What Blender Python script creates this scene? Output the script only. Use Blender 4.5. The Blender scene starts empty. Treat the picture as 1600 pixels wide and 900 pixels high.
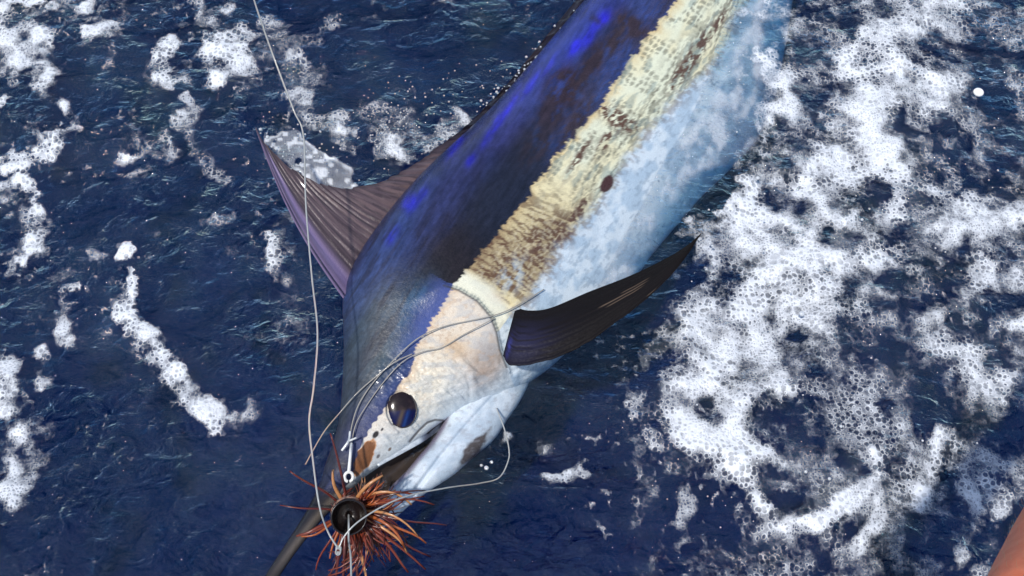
import bpy, math, random
import numpy as np
from mathutils import Vector, Matrix
from mathutils.bvhtree import BVHTree

random.seed(7); rng = np.random.default_rng(11)
scene = bpy.context.scene
COL = scene.collection

# ---------------------------------------------------------------- camera
CAM_H = 1.60; PITCH = math.radians(62.0); HFOV = math.radians(55.0)
cam_d = bpy.data.cameras.new('camera'); cam_d.sensor_width = 36.0
cam_d.lens = 18.0 / math.tan(HFOV / 2); cam_d.clip_start = 0.02; cam_d.clip_end = 3000
cam = bpy.data.objects.new('camera', cam_d); COL.objects.link(cam)
cam.location = (0, 0, CAM_H); cam.rotation_euler = (math.pi / 2 - PITCH, 0, 0)
scene.camera = cam

# ---------------------------------------------------------------- sky, sun, exposure
SUN_EL = math.radians(67); SUN_AZ = math.radians(-140)      # azimuth from +Y, clockwise (negative: towards -X)
world = bpy.data.worlds.new('World'); scene.world = world; world.use_nodes = True
wn = world.node_tree.nodes; wl = world.node_tree.links
sky = wn.new('ShaderNodeTexSky'); sky.sky_type = 'NISHITA'; sky.sun_disc = False
sky.sun_elevation = SUN_EL; sky.sun_rotation = SUN_AZ; sky.dust_density = 0.8; sky.air_density = 1.0
wl.new(sky.outputs[0], wn['Background'].inputs[0]); wn['Background'].inputs[1].default_value = 0.14
sun_d = bpy.data.lights.new('sun', 'SUN'); sun_d.energy = 3.2; sun_d.angle = math.radians(2.0); sun_d.color = (1.0, 0.955, 0.89)
sun = bpy.data.objects.new('sun', sun_d); COL.objects.link(sun)
sdir = Vector((math.sin(SUN_AZ) * math.cos(SUN_EL), math.cos(SUN_AZ) * math.cos(SUN_EL), math.sin(SUN_EL)))
sun.rotation_euler = sdir.to_track_quat('Z', 'Y').to_euler(); sun.location = sdir * 20
vs = scene.view_settings; vs.view_transform = 'Standard'; vs.look = 'None'; vs.exposure = 0.0; vs.gamma = 1.0
vs.use_curve_mapping = False
scene.cycles.transparent_max_bounces = 16; scene.cycles.max_bounces = 8
scene.cycles.caustics_reflective = False; scene.cycles.caustics_refractive = False

# ---------------------------------------------------------------- pixel helpers (photo is 1600 x 900)
FPX = 800.0 / math.tan(HFOV / 2)
CF = np.array([0, math.cos(PITCH), -math.sin(PITCH)]); CU = np.array([0, math.sin(PITCH), math.cos(PITCH)])
CR = np.array([1.0, 0, 0]); CO = np.array([0, 0, CAM_H])
def ray(px, py):
    px = np.asarray(px, float)[..., None]; py = np.asarray(py, float)[..., None]
    return CF + CR * (px - 800) / FPX - CU * (py - 450) / FPX
def at_z(px, py, z):                       # point at height z under a photo pixel
    d = ray(px, py); t = (np.asarray(z, float)[..., None] - CAM_H) / d[..., 2:3]
    return CO + d * t
def at_depth(px, py, depth):
    return CO + ray(px, py) * np.asarray(depth, float)[..., None]
def to_px(P):
    v = P - CO; f = v @ CF
    return 800 + FPX * (v @ CR) / f, 450 - FPX * (v @ CU) / f
def V(a): return Vector((float(a[0]), float(a[1]), float(a[2])))

# ---------------------------------------------------------------- noise
_tab = rng.random((8, 256, 256))
def vn(x, y, s=0):
    xi = np.floor(x).astype(np.int64); yi = np.floor(y).astype(np.int64)
    fx = x - xi; fy = y - yi
    fx = fx * fx * fx * (fx * (fx * 6 - 15) + 10); fy = fy * fy * fy * (fy * (fy * 6 - 15) + 10)
    T = _tab[s % 8]; o = 17 * (s // 8)
    a = T[(xi + o) & 255, yi & 255]; b = T[(xi + 1 + o) & 255, yi & 255]
    c = T[(xi + o) & 255, (yi + 1) & 255]; d = T[(xi + 1 + o) & 255, (yi + 1) & 255]
    return (a * (1 - fx) + b * fx) * (1 - fy) + (c * (1 - fx) + d * fx) * fy
def fbm(x, y, s=0, n=4):
    r = 0; a = 0.5; t = 0; ca, sa = math.cos(0.6), math.sin(0.6)
    for i in range(n):
        r = r + a * vn(x, y, s + i); t += a; a *= 0.5
        x, y = (ca * x - sa * y) * 2.03 + 3.1, (sa * x + ca * y) * 2.03 + 7.7
    return r / t
def sst(e0, e1, x):
    t = np.clip((x - e0) / (e1 - e0), 0, 1); return t * t * (3 - 2 * t)
def sdist(px, py, pts):
    """distance to a polyline and its side (positive on the right-hand side going along it, y down)"""
    best = np.full(px.shape, 1e9); sg = np.ones(px.shape); along = np.zeros(px.shape); L = 0
    for (x0, y0), (x1, y1) in zip(pts[:-1], pts[1:]):
        dx, dy = x1 - x0, y1 - y0; l2 = dx * dx + dy * dy
        t = np.clip(((px - x0) * dx + (py - y0) * dy) / l2, 0, 1)
        d = np.hypot(px - x0 - t * dx, py - y0 - t * dy)
        m = d < best
        best = np.where(m, d, best); sg = np.where(m, np.sign(dx * (py - y0) - dy * (px - x0)), sg)
        along = np.where(m, L + t * math.sqrt(l2), along); L += math.sqrt(l2)
    return best, sg, along
def lin(c):
    c = np.asarray(c, float) / 255.0
    return np.where(c <= 0.04045, c / 12.92, ((c + 0.055) / 1.055) ** 2.4)
def spline(pts, n):
    """Catmull-Rom (centripetal-free) resample of an (m,k) array"""
    P = np.asarray(pts, float); m = len(P)
    E = np.vstack([2 * P[0] - P[1], P, 2 * P[-1] - P[-2]])
    t = np.linspace(0, m - 1 - 1e-9, n); i = t.astype(int); f = (t - i)[:, None]
    p0, p1, p2, p3 = E[i], E[i + 1], E[i + 2], E[i + 3]
    return 0.5 * (2 * p1 + (p2 - p0) * f + (2 * p0 - 5 * p1 + 4 * p2 - p3) * f ** 2 + (3 * p1 - p0 - 3 * p2 + p3) * f ** 3)

# ---------------------------------------------------------------- mesh / object helpers
def mesh_np(name, verts, faces, mat=None, smooth=True, color=None, attrs=None, orient=True):
    me = bpy.data.meshes.new(name)
    verts = np.ascontiguousarray(verts, np.float32)
    if orient:                                           # closed shapes get outward normals
        vol = 0.0; c0 = verts.mean(0).astype(float)
        if isinstance(faces, np.ndarray):
            q_ = verts[faces].astype(float) - c0
            vol = sum(np.einsum('ij,ij->i', q_[:, 0], np.cross(q_[:, k_], q_[:, k_ + 1])).sum() for k_ in range(1, faces.shape[1] - 1))
            if vol < 0: faces = faces[:, ::-1].copy()
        else:
            W_ = verts.astype(float) - c0
            for f_ in faces:
                for k_ in range(1, len(f_) - 1): vol += float(np.dot(W_[f_[0]], np.cross(W_[f_[k_]], W_[f_[k_ + 1]])))
            if vol < 0: faces = [tuple(reversed(f_)) for f_ in faces]
    if isinstance(faces, np.ndarray):
        k = faces.shape[1]; nf = len(faces)
        me.vertices.add(len(verts)); me.vertices.foreach_set('co', verts.ravel())
        me.loops.add(nf * k); me.loops.foreach_set('vertex_index', faces.astype(np.int32).ravel())
        me.polygons.add(nf); me.polygons.foreach_set('loop_start', np.arange(0, nf * k, k, dtype=np.int32))
        me.update(calc_edges=True)
    else:
        me.from_pydata([tuple(map(float, v)) for v in verts], [], faces); me.update()
    if smooth: me.polygons.foreach_set('use_smooth', np.ones(len(me.polygons), bool))
    if color is not None:
        a = me.color_attributes.new('paint', 'FLOAT_COLOR', 'POINT')
        c = np.ones((len(verts), 4), np.float32); c[:, :3] = color; a.data.foreach_set('color', c.ravel())
    for k, v in (attrs or {}).items():
        a = me.attributes.new(k, 'FLOAT', 'POINT'); a.data.foreach_set('value', np.asarray(v, np.float32).ravel())
    me.validate()
    if mat: me.materials.append(mat)
    return me
def obj(name, me, parent=None, label=None, cat=None, group=None, kind=None):
    o = bpy.data.objects.new(name, me); COL.objects.link(o)
    if parent is not None: o.parent = parent; o.matrix_parent_inverse = parent.matrix_world.inverted()
    if label: o['label'] = label
    if cat: o['category'] = cat
    if group: o['group'] = group
    if kind: o['kind'] = kind
    return o
def empty(name, loc, label, cat, group=None):
    o = bpy.data.objects.new(name, None); COL.objects.link(o); o.location = V(loc); o.empty_display_size = 0.05
    o['label'] = label; o['category'] = cat
    if group: o['group'] = group
    bpy.context.view_layer.update()
    return o
def grid_faces(nu, nv, wrap_v=False, off=0):
    i = np.arange(nu - 1)[:, None]; j = np.arange(nv if wrap_v else nv - 1)[None, :]
    j1 = (j + 1) % nv
    return (np.stack([i * nv + j, i * nv + j1, (i + 1) * nv + j1, (i + 1) * nv + j], -1) + off).reshape(-1, 4)
def tube(path, radii, sides=8, flat=1.0, up=None):
    """verts/faces of a tapered tube along a (n,3) path; closed ends"""
    P = np.asarray(path, float); n = len(P); radii = np.broadcast_to(np.asarray(radii, float), (n,))
    T = np.gradient(P, axis=0); T /= np.linalg.norm(T, axis=1, keepdims=True) + 1e-12
    u = np.array([0.13, 0.3, 1.0]) if up is None else np.asarray(up, float)
    vs_ = []
    for i in range(n):
        s = np.cross(T[i], u); s /= np.linalg.norm(s) + 1e-12; w = np.cross(s, T[i]); u = w
        a = np.linspace(0, 2 * np.pi, sides, endpoint=False)[:, None]
        vs_.append(P[i] + radii[i] * (np.cos(a) * s + flat * np.sin(a) * w))
    verts = np.vstack(vs_); F = [tuple(f[::-1]) for f in grid_faces(n, sides, True).tolist()]
    F.append(tuple(range(sides))); F.append(tuple(range(n * sides - 1, (n - 1) * sides - 1, -1)))
    return verts, F
def join(parts):
    vs_, fs = [], []; o = 0
    for v, f in parts:
        vs_.append(v); fs += [tuple(i + o for i in q) for q in f]; o += len(v)
    return np.vstack(vs_), fs
def lathe(profile, n=48):
    P = np.asarray(profile, float); a = np.linspace(0, 2 * np.pi, n, endpoint=False)
    v = np.stack([P[:, 0:1] * np.cos(a), P[:, 0:1] * np.sin(a), np.repeat(P[:, 1:2], n, 1)], -1).reshape(-1, 3)
    return v, [tuple(f) for f in grid_faces(len(P), n, True).tolist()]

# ---------------------------------------------------------------- materials
class NT:
    def __init__(s, name):
        s.m = bpy.data.materials.new(name); s.m.use_nodes = True; s.t = s.m.node_tree; s.t.nodes.clear()
        s.out = s.t.nodes.new('ShaderNodeOutputMaterial')
    def n(s, typ, ins=None, **kw):
        d = s.t.nodes.new('ShaderNode' + typ)
        for k, v in kw.items(): setattr(d, k, v)
        for k, v in (ins or {}).items():
            sock = d.inputs[k]
            if hasattr(v, 'is_output'): s.t.links.new(v, sock)
            else: sock.default_value = v
        return d
    def math(s, op, a, b=0.0, c=0.0, clamp=False):
        d = s.n('Math', {0: a, 1: b, 2: c}, operation=op, use_clamp=clamp); return d.outputs[0]
    def mapr(s, v, a, b, c, d, smooth=True):
        m = s.n('MapRange', {'Value': v, 'From Min': a, 'From Max': b, 'To Min': c, 'To Max': d})
        m.interpolation_type = 'SMOOTHSTEP' if smooth else 'LINEAR'; return m.outputs[0]
def painted(name, rough=0.38, spec=0.5, coat=0.0, bump=0.25, scale=260.0, vary=0.12, sss=0.0):
    t = NT(name); a = t.n('Attribute', attribute_name='paint'); tc = t.n('TexCoord')
    n1 = t.n('TexNoise', {'Vector': tc.outputs['Object'], 'Scale': scale, 'Detail': 4.0, 'Roughness': 0.65})
    n2 = t.n('TexNoise', {'Vector': tc.outputs['Object'], 'Scale': scale * 3.1, 'Detail': 2.0})
    f = t.mapr(n2.outputs[0], 0.25, 0.75, 1 - vary, 1 + vary, False)
    mul = t.n('VectorMath', {0: a.outputs['Color'], 1: f}, operation='MULTIPLY')
    b = t.n('Bump', {'Strength': bump, 'Distance': 0.004, 'Height': n1.outputs[0]})
    p = t.n('BsdfPrincipled', {'Base Color': mul.outputs[0], 'Roughness': t.math('MULTIPLY', t.mapr(n1.outputs[0], 0.3, 0.7, rough * 0.75, rough * 1.3), t.math('SUBTRACT', 1.0, t.math('MULTIPLY', t.n('Attribute', attribute_name='wet').outputs['Fac'], 0.70))), 'Normal': b.outputs[0], 'Specular IOR Level': spec, 'Coat Weight': coat, 'Coat Roughness': 0.12})
    if sss: p.inputs['Subsurface Weight'].default_value = sss; p.inputs['Subsurface Radius'].default_value = (0.01, 0.006, 0.004); p.inputs['Subsurface Scale'].default_value = 0.5
    t.t.links.new(p.outputs[0], t.out.inputs[0]); return t.m
def plain(name, rgb, rough=0.4, spec=0.5, coat=0.0, metal=0.0, vary=0.15, scale=400.0, bump=0.1, trans=0.0):
    t = NT(name); tc = t.n('TexCoord'); L = lin(rgb)
    n1 = t.n('TexNoise', {'Vector': tc.outputs['Object'], 'Scale': scale, 'Detail': 3.0})
    r = t.n('MixRGB', {0: n1.outputs[0], 1: (*(L * (1 - vary)), 1), 2: (*(L * (1 + vary)), 1)})
    b = t.n('Bump', {'Strength': bump, 'Distance': 0.002, 'Height': n1.outputs[0]})
    p = t.n('BsdfPrincipled', {'Base Color': r.outputs[0], 'Roughness': rough, 'Normal': b.outputs[0], 'Specular IOR Level': spec, 'Coat Weight': coat, 'Metallic': metal, 'Transmission Weight': trans})
    t.t.links.new(p.outputs[0], t.out.inputs[0]); return t.m

# ================================================================ WATER
def graded(lo, hi, step, far):
    core = list(np.arange(lo, hi + step / 2, step)); a, s = core[-1], step; hi_ = []
    while a < far: s *= 1.22; a += s; hi_.append(a)
    a, s = core[0], step; lo_ = []
    while a > -far: s *= 1.22; a -= s; lo_.append(a)
    return np.array(lo_[::-1] + core + hi_)
STEP = 0.0034
gx = graded(-1.38, 1.38, STEP, 900.0); gy = graded(0.16, 1.86, STEP, 900.0)
GX, GY = np.meshgrid(gx, gy, indexing='ij')

FISH_AXIS = [(540, 620), (700, 480), (860, 300), (960, 160), (1060, 0), (1150, -150)]
def wave_height(X, Y):
    core = np.clip(1.0 - np.maximum(np.maximum(np.abs(X) - 1.38, 0), np.maximum(np.maximum(Y - 1.86, 0.16 - Y), 0)) * 1.5, 0, 1)
    h = 0.036 * (fbm(X * 1.5 + 9, Y * 1.5 + 2, 5, 2) - 0.5)
    wx = X + 0.06 * (vn(X * 5, Y * 5, 3) - 0.5); wy = Y + 0.06 * (vn(X * 5 + 40, Y * 5, 4) - 0.5)
    r1 = 1 - np.abs(2 * fbm(wx * 4.2 + wy * 1.4, wy * 5.6 - wx * 1.0, 1, 2) - 1)
    r2 = 1 - np.abs(2 * fbm(wx * 13 + wy * 3, wy * 17 - wx * 5, 2, 2) - 1)
    r3 = fbm(wx * 38 + wy * 12, wy * 52 - wx * 10, 6, 3)
    h = h + core * (0.030 * (r1 - 0.75) + 0.0075 * (r2 - 0.75) + 0.0012 * (r3 - 0.5))
    far = np.hypot(X, Y - 1)
    h = h + np.where(far > 4, 0.10 * np.clip((far - 4) / 10, 0, 1) * (fbm(X * 0.35, Y * 0.35, 4, 3) - 0.5), 0)
    return h
GH = wave_height(GX, GY)
# photo pixel of every water vertex, used only to lay out traced foam
FL = np.stack([GX, GY, np.zeros_like(GX)], -1); infront = ((FL - CO) @ CF) > 0.3
GPX, GPY = to_px(FL); GPX = np.where(infront, GPX, -9999); GPY = np.where(infront, GPY, -9999)
d_ax, _, _ = sdist(GPX, GPY, FISH_AXIS)
GH *= 1 - 0.55 * (1 - sst(120, 330, d_ax))             # calmer water hugging the fish

# foam density: strokes (polyline in photo pixels, half width, density), dabs and holes
ST = [
 # wake mass beside the belly
 ([(1215, 20), (1260, 70), (1235, 110)], 26, .55), ([(1345, 0), (1390, 60), (1440, 125)], 55, .82), ([(1470, 0), (1475, 70), (1468, 130)], 38, .75),
 ([(1230, 140), (1320, 125), (1360, 150), (1330, 210)], 42, .95), ([(1225, 190), (1260, 240), (1230, 300), (1180, 340)], 50, .92),
 ([(1330, 215), (1290, 290), (1380, 250), (1425, 310)], 40, .95), ([(1210, 400), (1280, 330), (1330, 350), (1420, 330), (1435, 390)], 36, .85),
 ([(1150, 370), (1200, 420), (1330, 440), (1430, 420)], 48, .92), ([(1060, 490), (1120, 470), (1150, 410)], 24, .55),
 ([(1100, 540), (1180, 480), (1300, 490), (1380, 520)], 50, .86), ([(1140, 560), (1075, 600), (1062, 640), (1090, 690), (1150, 700), (1200, 745), (1215, 800), (1205, 900)], 34, .97),
 ([(1150, 640), (1190, 600), (1160, 540)], 45, .85), ([(1240, 560), (1330, 540), (1370, 570)], 42, .55), ([(1230, 660), (1320, 640), (1390, 690)], 55, .52),
 ([(1215, 835), (1290, 812), (1335, 778), (1378, 742), (1365, 712)], 15, .95), ([(1240, 770), (1300, 760), (1330, 800)], 30, .5),
 ([(1380, 600), (1420, 560), (1400, 520), (1440, 490)], 30, .7), ([(1425, 770), (1450, 705), (1530, 660), (1555, 590), (1600, 520)], 27, .93),
 ([(1460, 540), (1530, 570), (1565, 610)], 24, .72), ([(1440, 460), (1520, 430), (1600, 450)], 40, .72), ([(1430, 400), (1520, 350), (1600, 325)], 34, .86),
 ([(1500, 730), (1525, 795)], 14, .8), ([(1545, 720), (1560, 790)], 20, .62), ([(1585, 720), (1600, 770)], 16, .6), ([(1370, 740), (1372, 800), (1345, 850), (1325, 900)], 15, .75),
 ([(975, 590), (1005, 640), (1030, 700), (1078, 742), (1062, 830), (1010, 890)], 13, .62), ([(1000, 700), (1010, 770), (990, 860)], 14, .36), ([(1590, 560), (1600, 700)], 26, .65),
 ([(1500, 190), (1540, 215), (1600, 200)], 26, .52), ([(1530, 250), (1560, 280), (1600, 250)], 24, .48), ([(1420, 200), (1450, 270), (1470, 255), (1455, 215)], 9, .75),
 ([(1490, 60), (1530, 20), (1600, 60)], 26, .45), ([(1480, 110), (1540, 90), (1600, 130)], 18, .45), ([(1025, 330), (1060, 300), (1110, 330), (1125, 380)], 9, .5), ([(1060, 420), (1100, 395), (1085, 350)], 9, .55),
 ([(1120, 420), (1160, 320), (1185, 260), (1200, 190), (1195, 90)], 16, .8), ([(1090, 560), (1050, 520), (1040, 560)], 16, .36), ([(1450, 790), (1490, 800)], 10, .5), ([(1505, 880), (1510, 830)], 10, .6),
 ([(1250, 880), (1290, 850)], 14, .42), ([(1440, 840), (1400, 890)], 12, .4),
 # open water on the dorsal side
 ([(0, 20), (45, 15), (60, 60), (45, 110), (70, 125)], 26, .96), ([(0, 40), (30, 60)], 26, .9), ([(85, 12), (125, 20), (140, 10)], 11, .82), ([(140, 55), (170, 46)], 15, .85), ([(165, 75), (172, 110)], 8, .45),
 ([(100, 150), (120, 190), (95, 215), (55, 235), (0, 250)], 12, .93), ([(45, 195), (62, 215)], 9, .8), ([(0, 292), (25, 275), (48, 300), (55, 340), (42, 380)], 13, .86), ([(18, 402), (30, 400)], 8, .95), ([(0, 160), (5, 155)], 8, .9),
 ([(190, 265), (215, 262), (228, 248)], 18, .9), ([(325, 20), (338, 60), (330, 105), (372, 90), (385, 60)], 24, .84), ([(265, 60), (248, 95), (262, 130), (280, 120)], 14, .78), ([(350, 16), (355, 14)], 14, .8),
 ([(290, 150), (300, 180), (270, 190)], 11, .58), ([(240, 215), (250, 205), (280, 235)], 12, .5), ([(210, 195), (235, 215)], 9, .6), ([(300, 195), (320, 250), (345, 275)], 12, .45), ([(430, 30), (455, 75), (480, 120), (470, 150)], 20, .55),
 ([(420, 50), (500, 30), (620, 15)], 18, .38), ([(560, 180), (600, 160), (640, 190)], 12, .45), ([(540, 215), (590, 225), (640, 235), (690, 205), (720, 190)], 17, .86), ([(480, 190), (540, 195), (600, 205)], 15, .52),
 ([(425, 375), (440, 400), (450, 440)], 17, .68), ([(450, 475), (475, 500)], 12, .4), ([(190, 410), (205, 395)], 9, .95), ([(200, 435), (198, 460)], 9, .78), ([(130, 395), (160, 405)], 7, .6), ([(330, 350), (370, 345)], 8, .55), ([(220, 360), (240, 370)], 9, .5),
 ([(85, 470), (90, 510), (120, 545), (165, 540), (200, 490), (180, 460)], 13, .64), ([(195, 500), (240, 545), (285, 585), (315, 630), (350, 655)], 19, .9), ([(350, 655), (380, 670), (390, 625)], 13, .55), ([(60, 555), (75, 590)], 14, .6),
 ([(5, 590), (20, 660), (28, 720), (8, 780)], 26, .88), ([(50, 620), (60, 660)], 12, .5), ([(115, 680), (120, 685)], 6, .5), ([(110, 445), (95, 440)], 7, .7), ([(130, 450), (160, 460)], 8, .5),
 ([(700, 735), (745, 705)], 12, .4), ([(770, 700), (790, 705), (795, 690)], 9, .62), ([(760, 730), (770, 722)], 7, .55), ([(850, 690), (880, 640), (900, 610)], 14, .42), ([(850, 745), (880, 750), (900, 730)], 10, .62), ([(930, 680), (960, 600), (990, 580)], 12, .42), ([(870, 560), (900, 590)], 9, .25),
 ([(900, 60), (930, 40), (890, 90)], 10, .36), ([(1160, 20), (1210, 10)], 12, .6),
]
HOLES = [(1268, 160, 30, 20), (1228, 275, 15, 15), (1365, 310, 24, 42), (1300, 385, 26, 18), (1390, 440, 26, 20), (1385, 360, 20, 10), (1098, 640, 14, 18), (1575, 670, 24, 32), (1510, 640, 26, 26), (1482, 722, 26, 24), (1310, 40, 20, 34), (1262, 85, 34, 22), (1390, 560, 24, 24), (1215, 735, 18, 12),
         (1230, 790, 26, 24), (1245, 535, 26, 18), (1410, 190, 34, 22), (1440, 330, 26, 30), (1480, 470, 12, 40), (1565, 400, 18, 40), (1310, 560, 22, 14)]
# trace coordinates are warped so that edges break up like real foam
wq = 34
wX = GPX + wq * (fbm(GX * 14, GY * 14, 1, 3) - 0.5) + 16 * (fbm(GX * 55, GY * 55, 2, 2) - 0.5)
wY = GPY + wq * (fbm(GX * 14 + 31, GY * 14 + 7, 3, 3) - 0.5) + 16 * (fbm(GX * 55 + 9, GY * 55, 4, 2) - 0.5)
inframe = (GPX > -140) & (GPX < 1740) & (GPY > -130) & (GPY < 1030)
idx = np.nonzero(inframe); qx = wX[idx]; qy = wY[idx]
dn = np.zeros(qx.shape); halo = np.zeros(qx.shape)
for pts, w, de in ST:
    x0 = min(p[0] for p in pts) - 4.2 * w; x1 = max(p[0] for p in pts) + 4.2 * w
    y0 = min(p[1] for p in pts) - 4.2 * w; y1 = max(p[1] for p in pts) + 4.2 * w
    m = (qx > x0) & (qx < x1) & (qy > y0) & (qy < y1)
    if m.sum() == 0: continue
    d, _, _ = sdist(qx[m], qy[m], pts)
    dn[m] = np.maximum(dn[m], de * (1 - sst(0.55, 1.75, d / w)))
    halo[m] = np.maximum(halo[m], de * (1 - sst(0.8, 4.0, d / max(w, 12))))
for (hx, hy, hr, hs) in HOLES:
    d = np.hypot((qx - hx) / hr, (qy - hy) / hs); dn *= 1 - 0.75 * (1 - sst(0.15, 1.5, d))
wx_, wy_ = GX[idx], GY[idx]
brk = fbm(wx_ * 26, wy_ * 26, 6, 4)
rdg = 1 - np.abs(2 * fbm(wx_ * 8.5 + .5 * wy_, wy_ * 8.5, 4, 4) - 1) ; rdg = sst(.45, 1.0, rdg)
loose = 1 - sst(900, 1080, qx)                                    # thinner, more broken foam on the open side
dn *= np.clip((0.12 + .46 * brk + .60 * rdg ** 1.5) * (1 - loose) + loose * (-0.42 + 1.70 * brk + .40 * rdg), 0, 1.15)
lace = sst(.47, .64, fbm(wx_ * 34 + 5, wy_ * 34, 7, 4)) * sst(.36, .56, fbm(wx_ * 11, wy_ * 11 + 4, 2, 3))
dn = np.maximum(dn, .50 * halo * lace)                            # torn lace trailing round every patch
wk = sst(1040, 1200, qx + .10 * (qy - 400))
dn = np.maximum(dn, wk * .46 * sst(.36, .62, fbm(wx_ * 18 + 2, wy_ * 18 + 8, 0, 4)) * (.55 + .45 * rdg))   # thin grey veil over the whole wake
# loose specks and thin veils, more of them on the wake side and near the back of the fish
veil = 0.50 * sst(0.52, 0.74, fbm(wx_ * 9 + 3, wy_ * 9, 2, 4)) * (0.5 + 0.5 * np.maximum(sst(960, 1150, qx), 1 - sst(250, 420, np.hypot(qx - 480, qy - 180))))
sp = sst(0.62, 0.80, fbm(wx_ * 105, wy_ * 105, 5, 2)) * sst(0.46, 0.62, fbm(wx_ * 6 + 8, wy_ * 6 + 1, 7, 2))
dn = np.maximum(dn, veil * 0.75); dn = np.maximum(dn, 0.42 * sp * (1 - sst(860, 960, qx) * (1 - sst(1190, 1230, qx)) * (1 - sst(300, 460, qy))))
# keep the clear dark water beside the head, fin and jaw
for (cx, cy, rx, ry) in [(505, 440, 34, 80), (880, 620, 90, 60), (740, 760, 80, 60), (330, 800, 230, 130), (330, 470, 110, 70), (510, 600, 30, 120), (200, 330, 130, 50), (720, 90, 110, 70), (1120, 300, 40, 40)]:
    d = np.hypot((qx - cx) / rx, (qy - cy) / ry); dn = np.where(dn < 0.6, dn * (0.25 + 0.75 * sst(0.6, 1.3, d)), dn)
DEN = np.zeros(GX.shape); DEN[idx] = np.clip(dn, 0, 1)
mo = np.maximum(np.maximum(-GPX, GPX - 1600), np.maximum(-GPY, GPY - 900)) + 70 * (fbm(GX * 7, GY * 7, 1, 3) - .5)
near_ = np.hypot(GX, GY - 1) < 6; fo = np.where(near_, sst(20, 110, mo), 0.0)      # the wake goes on outside the picture
o_i = np.nonzero(fo > 0); ox, oy = GX[o_i], GY[o_i]
den_o = .95 * sst(.50, .66, fbm(ox * 3.1, oy * 3.1, 3, 5)) * np.clip(.16 + .46 * fbm(ox * 26, oy * 26, 6, 4) + .62 * sst(.45, 1, 1 - np.abs(2 * fbm(ox * 8.5 + .5 * oy, oy * 8.5, 4, 4) - 1)) ** 1.5, 0, 1.1)
DEN[o_i] = DEN[o_i] * (1 - fo[o_i]) + den_o * fo[o_i]
# thin sheets of bubbly water: behind the dorsal fin and over the belly
film = np.zeros(GX.shape)
def poly_in(px, py, P):
    ins = np.zeros(px.shape, bool); n = len(P)
    for i in range(n):
        (x0, y0), (x1, y1) = P[i], P[(i + 1) % n]
        ins ^= ((y0 > py) != (y1 > py)) & (px < (x1 - x0) * (py - y0) / ((y1 - y0) + 1e-9) + x0)
    return ins
FILM1 = [(408, 215), (430, 203), (455, 206), (480, 225), (520, 245), (552, 265), (558, 292), (530, 300), (490, 290), (450, 262), (420, 235)]
fi = poly_in(qx * .6 + GPX[idx] * .4, qy * .6 + GPY[idx] * .4, FILM1)
fd, _, _ = sdist(qx * .6 + GPX[idx] * .4, qy * .6 + GPY[idx] * .4, FILM1 + FILM1[:1])
f1 = np.where(fi, (0.12 + 0.30 * fbm(wx_ * 26, wy_ * 26, 2, 3) + 0.6 * (1 - sst(1, 9, fd)) * sst(.35, .65, vn(wx_ * 34, wy_ * 34, 1)) + .5 * sst(.62, .72, vn(wx_ * 90, wy_ * 90, 5))) * sst(0, 4, fd), 0)
f1 = np.where(np.hypot(GPX[idx] - 466, GPY[idx] - 252) < 6, 0, f1)
FILM2 = [(905, 470), (960, 380), (1010, 300), (1050, 220), (1100, 150), (1140, 80), (1165, 0), (1180, -60), (1225, -60), (1200, 40), (1203, 120), (1196, 190), (1186, 240), (1130, 262), (1085, 290), (1050, 330), (1020, 390), (985, 440), (940, 475)]
m2x = qx * .5 + GPX[idx] * .5; m2y = qy * .5 + GPY[idx] * .5
fi2 = poly_in(m2x, m2y, FILM2); fd2, _, _ = sdist(m2x, m2y, FILM2 + FILM2[:1])
streak = sst(.40, .72, fbm(wx_ * 24 + wy_ * 10, wy_ * 20 - wx_ * 30, 3, 4))
f2 = np.where(fi2, (.08 + .34 * streak) * sst(0, 22, fd2), 0)
film[idx] = np.maximum(f1, f2)
NXg, NYg = GX.shape
water_faces = grid_faces(NXg, NYg)[:, ::-1].copy()
water_v = np.stack([GX, GY, GH], -1).reshape(-1, 3)
t = NT('sea_water'); tc = t.n('TexCoord')
mp = t.n('Mapping', {'Vector': tc.outputs['Object'], 'Rotation': (0, 0, 0.5), 'Scale': (1, 1.7, 1)})
n1 = t.n('TexNoise', {'Vector': mp.outputs[0], 'Scale': 24.0, 'Detail': 4.0, 'Roughness': 0.55, 'Distortion': 0.5})
n2 = t.n('TexNoise', {'Vector': mp.outputs[0], 'Scale': 95.0, 'Detail': 3.0, 'Roughness': 0.6, 'Distortion': 0.4})
calm = t.n('TexNoise', {'Vector': tc.outputs['Object'], 'Scale': 3.2, 'Detail': 3.0})
bst = t.mapr(calm.outputs[0], 0.36, 0.62, 0.80, 1.0)
hgt = t.math('MULTIPLY_ADD', n2.outputs[0], 0.12, n1.outputs[0])
bmp = t.n('Bump', {'Strength': bst, 'Distance': 0.040, 'Height': hgt})
lw = t.n('LayerWeight', {'Blend': 0.5, 'Normal': bmp.outputs[0]})      # Schlick, the same from above and below
fr = t.math('MULTIPLY_ADD', t.math('POWER', lw.outputs['Facing'], 5.0), 0.935, 0.065, clamp=True)
gl = t.n('BsdfGlossy', {'Color': (0.60, 0.82, 1.0, 1), 'Roughness': 0.04, 'Normal': bmp.outputs[0]})
tr = t.n('BsdfTransparent')
mx = t.n('MixShader', {0: fr, 1: tr.outputs[0], 2: gl.outputs[0]})
t.t.links.new(mx.outputs[0], t.out.inputs[0])
va = t.n('VolumeAbsorption', {'Color': (0.0, 0.50, 0.76, 1), 'Density': 7.0})
t.t.links.new(va.outputs[0], t.out.inputs[1])
M_water = t.m
obj('water', mesh_np('water', water_v, water_faces, M_water, orient=False), kind='structure', label='choppy dark navy sea water around the hooked fish', cat='water')
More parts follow.
